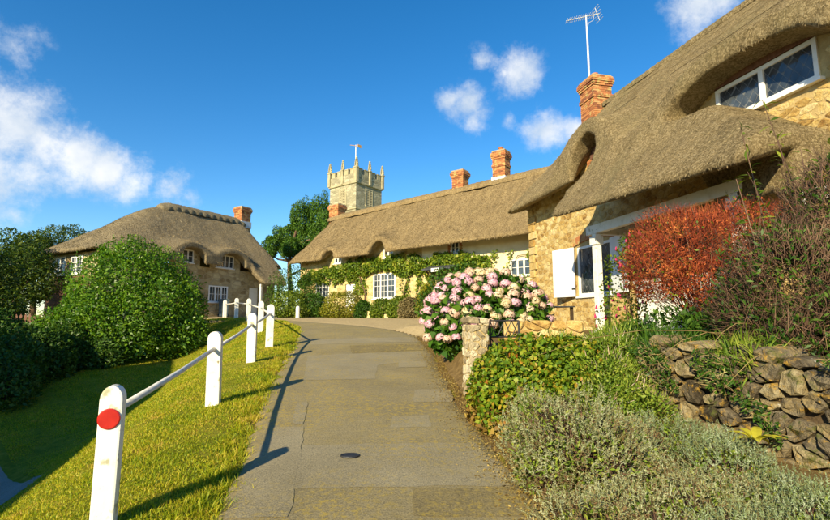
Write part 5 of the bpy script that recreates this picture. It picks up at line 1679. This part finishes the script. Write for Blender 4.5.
def build_bed():
    r = np.random.default_rng(51)
    # geranium mound at the road edge
    b = (1.25, 5.35, gz(1.25, 5.35) - .05)
    lob = [(1.3, 5.3, .92, .52, .45, .46), (.95, 5.35, .72, .4, .4, .45), (1.7, 5.4, .98, .45, .4, .4), (1.0, 5.05, .55, .38, .3, .33), (1.45, 4.95, .65, .45, .3, .38)]
    t = shrub('geranium_mound', 'leafy green and yellowing geranium mound at the road edge by the gate pillar', 'plant', b, lob, 17000, .048, .042, 'geranium', None, r, nst=20, stem=.006, shell=.4, gap=.1)
    foliage('dry_leaves', rel([(.98, 5.0, .42, .42, .3, .28), (1.35, 4.8, .42, .4, .25, .25), (.72, 5.3, .5, .16, .3, .3)], b), 2400, .055, .045, M['geranium_dry'], t, r, gap=.2)
    # heathy greenery between mound and wall
    b = (2.0, 5.35, gz(2.0, 5.35) - .05)
    lob = [(1.95, 5.2, .95, .42, .4, .33), (2.25, 5.6, 1.18, .45, .4, .25), (1.75, 4.85, .7, .4, .35, .3), (2.1, 4.75, .62, .4, .3, .32), (1.75, 5.7, 1.15, .4, .35, .25)]
    t = thing('heather_clump', 'wispy green heather clump with pale flower spikes left of the stone wall', 'plant', b)
    blade_mound('foliage', rel(lob, b), 9000, .045, .006, 'heath', t, r)
    blade_mound('flower_spikes', rel(lob, b), 500, .09, .006, 'petal_blush', t, r, .15)
    foliage('under_leaves', rel([(l[0], l[1], l[2] - .08, l[3], l[4], l[5]) for l in lob], b), 17000, .034, .022, M['heath'], t, r, rough=.25, freq=4)
    # santolina / cotton lavender mounds
    for bx, by, lob, mt, lab, nn in [
        (1.17, 3.75, [(1.15, 3.75, .38, .46, .42, .4), (1.35, 3.6, .3, .4, .4, .34), (.98, 3.65, .2, .26, .32, .26), (1.55, 3.9, .3, .32, .4, .26)], 'santolina', 'rounded grey-green lavender mound spilling onto the road edge', 26000),
        (1.75, 3.15, [(1.68, 3.05, .1, .32, .32, .22), (2.0, 3.2, .1, .32, .3, .2), (1.4, 2.85, .1, .3, .3, .2), (1.3, 3.15, .1, .25, .3, .2), (1.02, 2.95, .06, .28, .3, .22), (1.3, 2.55, .04, .3, .3, .2)], 'santolina', 'feathery silver-green lavender clump in the bottom middle right', 20000),
        (2.35, 3.0, [(2.25, 2.95, .12, .34, .34, .2), (2.6, 2.9, .15, .32, .36, .2), (2.1, 2.6, .1, .34, .32, .2), (1.7, 2.6, .08, .3, .3, .2)], 'santolina_blue', 'blue-grey lavender clump in the bottom right corner', 20000),
        (2.05, 4.1, [(2.05, 4.05, .17, .36, .3, .2), (2.35, 3.95, .14, .28, .28, .18), (2.2, 3.55, .12, .35, .3, .19)], 'santolina_blue', 'grey-green lavender clump at the foot of the stone wall', 14000)]:
        z = gz(bx, by) - .05; b = (bx, by, z)
        lob = [(l[0], l[1], l[2] + z - .12, *l[3:]) for l in lob]
        t = thing('lavender_clump', lab, 'plant', b, 0, 'lavender clumps in the foreground bed')
        sprig_mound('foliage', rel(lob, b), int(nn * .13), mt, t, r)
        P, O = blob_points(rel(lob, b), 1500, r, .3, .1, 4, 0)
        V, F = twigs(P - O * .18, O + r.normal(size=P.shape) * .4 + [0, 0, .4], .2, .004, r); np_obj('twigs', V, F, M['dark_twig'], t, kind='stuff')
        foliage('inner_leaves', rel([(l[0], l[1], l[2] - .03, l[3] * .88, l[4] * .88, l[5] * .88) for l in lob], b), 5000, .04, .016, M['heath'], t, r, shell=.3)
    # young yellow-leaved plant at the foot of the wall: each leaf is a part
    x, y = 2.55, 3.72; b = (x, y, gz(x, y) + .16)
    t = thing('yellow_leaved_plant', 'small plant with long yellow leaves at the foot of the stone wall', 'plant', b)
    for k in range(9):
        th = k * 2.4; L = .24 if k < 7 else .15; el = .5 + .12 * (k % 4)
        d = Vector((math.cos(th) * math.cos(el), math.sin(th) * math.cos(el), math.sin(el))); s = d.cross(Vector((0, 0, 1))).normalized(); u = s.cross(d)
        V = []; F = []
        for i in range(6):
            f = i / 5; w = .034 * math.sin(math.pi * (.12 + .86 * f)); c = d * L * f - Vector((0, 0, .1 * f * f)); 
            V += [tuple(c - s * w + u * w * .35), tuple(c), tuple(c + s * w + u * w * .35)]
        for i in range(5):
            a = 3 * i; F += [(a, a + 1, a + 4, a + 3), (a + 1, a + 2, a + 5, a + 4)]
        me = bpy.data.meshes.new('leaf'); me.from_pydata(V, [], F); link('leaf', me, M['yellow_leaf'], t)
    # plants along the wall top
    for x, y, rr, mt, lab in [(2.72, 5.15, .3, 'shrub_green', 'strappy green plant on the left end of the stone wall'), (3.0, 4.3, .28, 'heath', 'yellow-green tuft growing on top of the stone wall'), (2.5, 5.9, .38, 'heath', 'tall green tuft under the rust-red bush')]:
        z = gz(x + .1, y); b = (x, y, z)
        t = thing('wall_plant', lab, 'plant', b)
        lob = [(0, 0, .05, rr, rr, rr * .55), (.2, .25, .08, rr, rr, rr * .5)]
        blade_mound('foliage', lob, 1800, .2, .014, mt, t, r, .5, .7, .8, 0, .5)
        foliage('leaves', lob, 700, .07, .03, M['hedge_dark'], t, r)
def build_creeper():
    r = np.random.default_rng(58)
    t = thing('creeping_plants', 'small dark creeping plants rooted in the joints of the dry stone wall', 'creeper', (2.7, 4.2, .4))
    B = np.array(t.location)
    n = 6500; y = r.uniform(2.2, 5.2, n); x = np.interp(y, [.8, 2.2, 3.2, 4.1, 5.0, 5.2], [3.5, 3.3, 3.05, 2.78, 2.46, 2.36])
    z = r.uniform(.35, 1.3, n)
    Q = np.stack([x - .09, y, z], 1); k = (lump(Q, 6.5) + .6 * (z - .85) > .38); Q = Q[k]; m = len(Q)
    V, F = leaves(Q - B, r.normal(size=(m, 3)) * .7 + [-.7, -.3, -.3], r.normal(size=(m, 3)) * .5 + [-1, -.4, .5], .045 * r.uniform(.5, 1.3, m), .022 * r.uniform(.6, 1.3, m))
    np_obj('foliage', V, F, M['shrub_green'], t, kind='stuff')
    k = r.random(m) < .3; Q = Q[k]
    V, F = blades(Q - B, r.normal(size=Q.shape) * .5 + [-.5, -.3, .3], .09, .004, .7, r); np_obj('blades', V, F, M['straw'], t, kind='stuff')
build_bed()
build_creeper()

def twig_bush(t, base, lob, nst, ntw, r, mat, L=(.12, .34), R=.004, stemr=.012):
    lo = rel(lob, base)
    S = []; E = []
    P, O = blob_points(lo, nst, r, .1, .08, 2.5, 0)
    P = P[P[:, 2] > .35]
    paths = []; Tp = []; Td = []
    for p in P:
        s = Vector((r.normal() * .12, r.normal() * .1, -.05)); e = Vector(p)
        m = s.lerp(e, .5); m.x = m.x * .75 + s.x * .25; m.y = m.y * .75; m += Vector((r.normal() * .05, r.normal() * .05, .05))
        paths.append(([s, m, e], [stemr, stemr * .6, stemr * .22]))
    stems('branch', paths, M['dark_twig'], t, 4)
    P, O = blob_points(lo, ntw, r, .55, .12, 2.8, .05)
    k = P[:, 2] > .3; P, O = P[k], O[k]; m = len(P)
    D = O * .8 + np.array([0, 0, .55]) + r.normal(size=(m, 3)) * .45
    V, F = twigs(P - unit(D) * .1, D, r.uniform(*L, m), R, r)
    np_obj('twigs', V, F, M[mat], t, kind='stuff')

def build_right_bushes():
    r = np.random.default_rng(61)
    # rust-red twiggy bush
    x, y = 3.7, 6.1; b = (x, y, gz(x, y))
    lob = [(3.45, 5.95, 2.5, .72, .6, .56), (4.05, 6.0, 2.6, .66, .6, .5), (3.02, 6.0, 2.2, .42, .45, .44), (4.55, 6.0, 2.6, .5, .5, .44), (3.65, 5.75, 2.05, .7, .42, .38)]
    t = thing('rust_red_bush', 'dome-shaped rust-red twiggy bush in front of the porch', 'bush', b)
    twig_bush(t, b, lob, 120, 15000, r, 'rust_twig', (.06, .2), .0028)
    foliage('leaves', rel(lob, b), 11000, .034, .015, M['rust_twig'], t, r, shell=.5, gap=.2, rough=.2)
    foliage('green_leaves', rel([(l[0], l[1], l[2] - .1, l[3], l[4], l[5]) for l in lob], b), 900, .045, .02, M['shrub_bright'], t, r, shell=.4)
    # dark green undergrowth at its foot
    x, y = 3.3, 5.7; b = (x, y, gz(x, y))
    t = shrub('undergrowth_shrub', 'low dark green leafy undergrowth at the foot of the rust-red bush', 'shrub', b, [(3.0, 5.6, 1.35, .5, .35, .3), (3.5, 5.5, 1.4, .5, .4, .32), (2.6, 5.9, 1.3, .4, .3, .2)], 3500, .09, .03, 'shrub_green', None, r, nst=8, stem=.008, gap=.2)
    # fuchsia
    x, y = 3.05, 6.9; b = (x, y, gz(x, y))
    lob = [(3.05, 6.9, 2.15, .32, .35, .62), (3.2, 7.0, 2.6, .22, .25, .3), (2.95, 6.85, 1.6, .3, .3, .4)]
    t = shrub('fuchsia_bush', 'slender fuchsia with magenta flowers left of the rust-red bush', 'bush', b, lob, 1100, .06, .032, 'shrub_bright', None, r, nst=9, stem=.008, gap=.25, shell=.8)
    P, O = blob_points(rel(lob, b), 55, r, .2, .2, 3, 0)
    m = len(P)
    V = []; F = []
    mb = MB()
    for p in P:
        p = Vector(p) + Vector((r.normal() * .04, -.05, 0)); mb.tube([p, p - Vector((0, 0, .025)), p - Vector((0, 0, .05)), p - Vector((0, 0, .06))], [.006, .013, .02, .007], 5, False)
    mb.build('flowers', M['fuchsia'], t, kind='stuff', fix=False)
    # dark twiggy shrub at the right edge
    x, y = 3.75, 4.35; b = (x, y, gz(x, y))
    lob = [(3.55, 4.4, 1.95, .62, .6, .62), (4.05, 4.4, 2.4, .62, .6, .72), (4.5, 4.6, 2.5, .6, .6, .8), (3.3, 4.6, 1.6, .45, .45, .42), (3.9, 3.9, 1.7, .6, .5, .6), (3.45, 4.1, 1.4, .5, .3, .3)]
    t = thing('bramble_shrub', 'tangled dark twiggy shrub with arching dry stems at the right edge', 'shrub', b)
    twig_bush(t, b, lob, 120, 9000, r, 'dark_twig', (.15, .4), .0035, .009)
    foliage('foliage', rel(lob, b), 8000, .065, .022, M['shrub_green'], t, r, shell=.6, gap=.2)
    # dry arching grass stems spilling over the wall
    paths = []
    for k in range(75):
        s = Vector((r.uniform(-.55, .25), r.uniform(-.35, .3), r.uniform(.0, .5))); d = Vector((r.normal() * .8 - .45, r.normal() * .35 - .35, r.uniform(.2, 1.0)))
        L = r.uniform(.35, .8); pts = []
        for i in range(5):
            f = i / 4; pts.append(s + d * L * f + Vector((0, 0, -1.0 * L * f * f)))
        paths.append((pts, [.0042, .004, .0035, .003, .0015]))
    stems('dry_stems', paths, M['straw'], t, 4)['kind'] = 'stuff'
    # leafy shoots rising above it in front of the dormer
    r2 = np.random.default_rng(77)
    PP = []; AA = []; paths = []
    for (sx, sy, hz, lx, ly) in [(3.35, 4.45, 3.45, 3.22, 4.55), (3.75, 4.5, 3.75, 3.5, 4.6), (3.6, 4.4, 3.2, 3.75, 4.5), (4.0, 4.5, 3.4, 4.15, 4.6), (3.3, 4.4, 2.9, 3.1, 4.5), (3.9, 4.4, 3.0, 3.95, 4.2), (4.1, 4.4, 3.2, 4.35, 4.3), (3.7, 4.6, 3.1, 3.5, 4.9), (3.9, 4.7, 3.5, 3.85, 4.9), (4.2, 4.6, 3.0, 4.1, 4.8), (3.5, 4.6, 2.8, 3.25, 4.8), (4.0, 4.4, 2.9, 4.3, 4.6), (3.8, 4.5, 3.3, 4.05, 4.4)]:
        s = Vector((sx, sy, 1.6)) - Vector(b); e = Vector((lx, ly, hz)) - Vector(b); m = s.lerp(e, .5) + Vector((r2.normal() * .06, 0, .1))
        paths.append(([s, m, e], [.008, .006, .003]))
        for k in range(26):
            f = .3 + .7 * k / 25
            p = (s * (1 - f) ** 2 + m * 2 * f * (1 - f) + e * f * f) if True else e
            PP.append(p); AA.append((r2.normal() * .9, r2.normal() * .9, r2.uniform(-.3, .6)))
    stems('shoot', paths, M['dark_twig'], t, 5)
    PP = np.array(PP); AA = np.array(AA); V, F = leaves(PP, AA, r2.normal(size=PP.shape) * .4 + [0, -.3, 1], .13, .026); np_obj('shoot_leaves', V, F, M['shrub_bright'], t, kind='stuff')
build_right_bushes()

def build_grass():
    r = np.random.default_rng(71)
    out = []
    # density falls with distance
    n = 640000
    y = 1.2 + 21 * r.random(n) ** 2.0
    x = -1.2 - 9.5 * r.random(n) * (.45 + .55 * np.clip(y / 10, 0, 1))
    L = road_l(y)
    edge = L + .02 + .06 * lump(np.stack([x * 0 + 3, y, 0 * y], 1), 3.1) + .03 * r.normal(size=n)
    lane = -4.25 - 1.05 * (y - 6.0) * (y > 6.0) - .1 * (y - 6.0) * (y <= 6.0)
    keep = (x < edge) & ~((x < lane) & (y < 12.2) & (x > lane - 3.1)) & (np.abs(x) < y * .95 + 1.2)
    keep &= (lump(np.stack([x, y, 0 * x], 1), 7) > -.8) | (r.random(n) < .45)
    x, y = x[keep], y[keep]
    k = len(x)
    z = terrain(x, y, False) - .006
    P = np.stack([x, y, z], 1)
    dist = np.hypot(x, y)
    tall = .9 + .5 * np.clip(lump(P * [1, 1, 0], 2.3), -1, 1) + 1.0 * np.exp(-((x - road_l(y) + .12) / .12) ** 2) * (.4 + .6 * r.random(k))
    Ln = .021 * tall * r.uniform(.6, 1.4, k) * (1 + .04 * dist)
    W = .0038 * (1 + .16 * dist)
    D = r.normal(size=(k, 3)) * .5 + [0, 0, 1]
    V, F = blades(P, D, Ln, W, .45, r)
    o = np_obj('grass', V, F, M['grass'], None); tag(o, 'mown sunlit grass on the bank beside the white fence', 'grass', None, 'stuff')
    # ragged tufts along the verge
    n = 420; ty = 1.4 + 15 * r.random(n) ** 1.5; tx = road_l(ty) + r.normal(size=n) * .07 - .01
    k = r.integers(18, 46, n); idx = np.repeat(np.arange(n), k); m = len(idx)
    x = tx[idx] + r.normal(size=m) * .03; y = ty[idx] + r.normal(size=m) * .03
    z = np.maximum(terrain(x, y, False), h_of(y) + .0) - .004
    V, F = blades(np.stack([x, y, z], 1), r.normal(size=(m, 3)) * .55 + [0, 0, 1], .05 * r.uniform(.5, 1.5, m) * (1 + .03 * y), .0042 * (1 + .14 * y), .6, r)
    o = np_obj('verge_grass', V, F, M['grass'], None); tag(o, 'longer ragged grass tufts along the left edge of the road', 'grass', None, 'stuff')
    # fallen leaves and grit along the bed edge of the road
    n = 9000
    y = 2.0 + 11 * r.random(n) ** 1.3; x = road_r(y) - np.abs(r.normal(size=n)) * .17 + .13
    P = np.stack([x, y, h_of(y) + .035 + 0 * x], 1)
    P[:, 2] = np.maximum(P[:, 2], terrain(x, y, False) + .008)
    V, F = leaves(P, r.normal(size=(n, 3)) * [1, 1, .1], r.normal(size=(n, 3)) * .25 + [0, 0, 1], .02 * r.uniform(.3, 1.5, n), .012 * r.uniform(.4, 1.5, n))
    o = np_obj('leaf_litter', V, F, M['litter'], None); tag(o, 'scattered dry leaf litter along the right edge of the road', 'leaf litter', None, 'stuff')
build_grass()
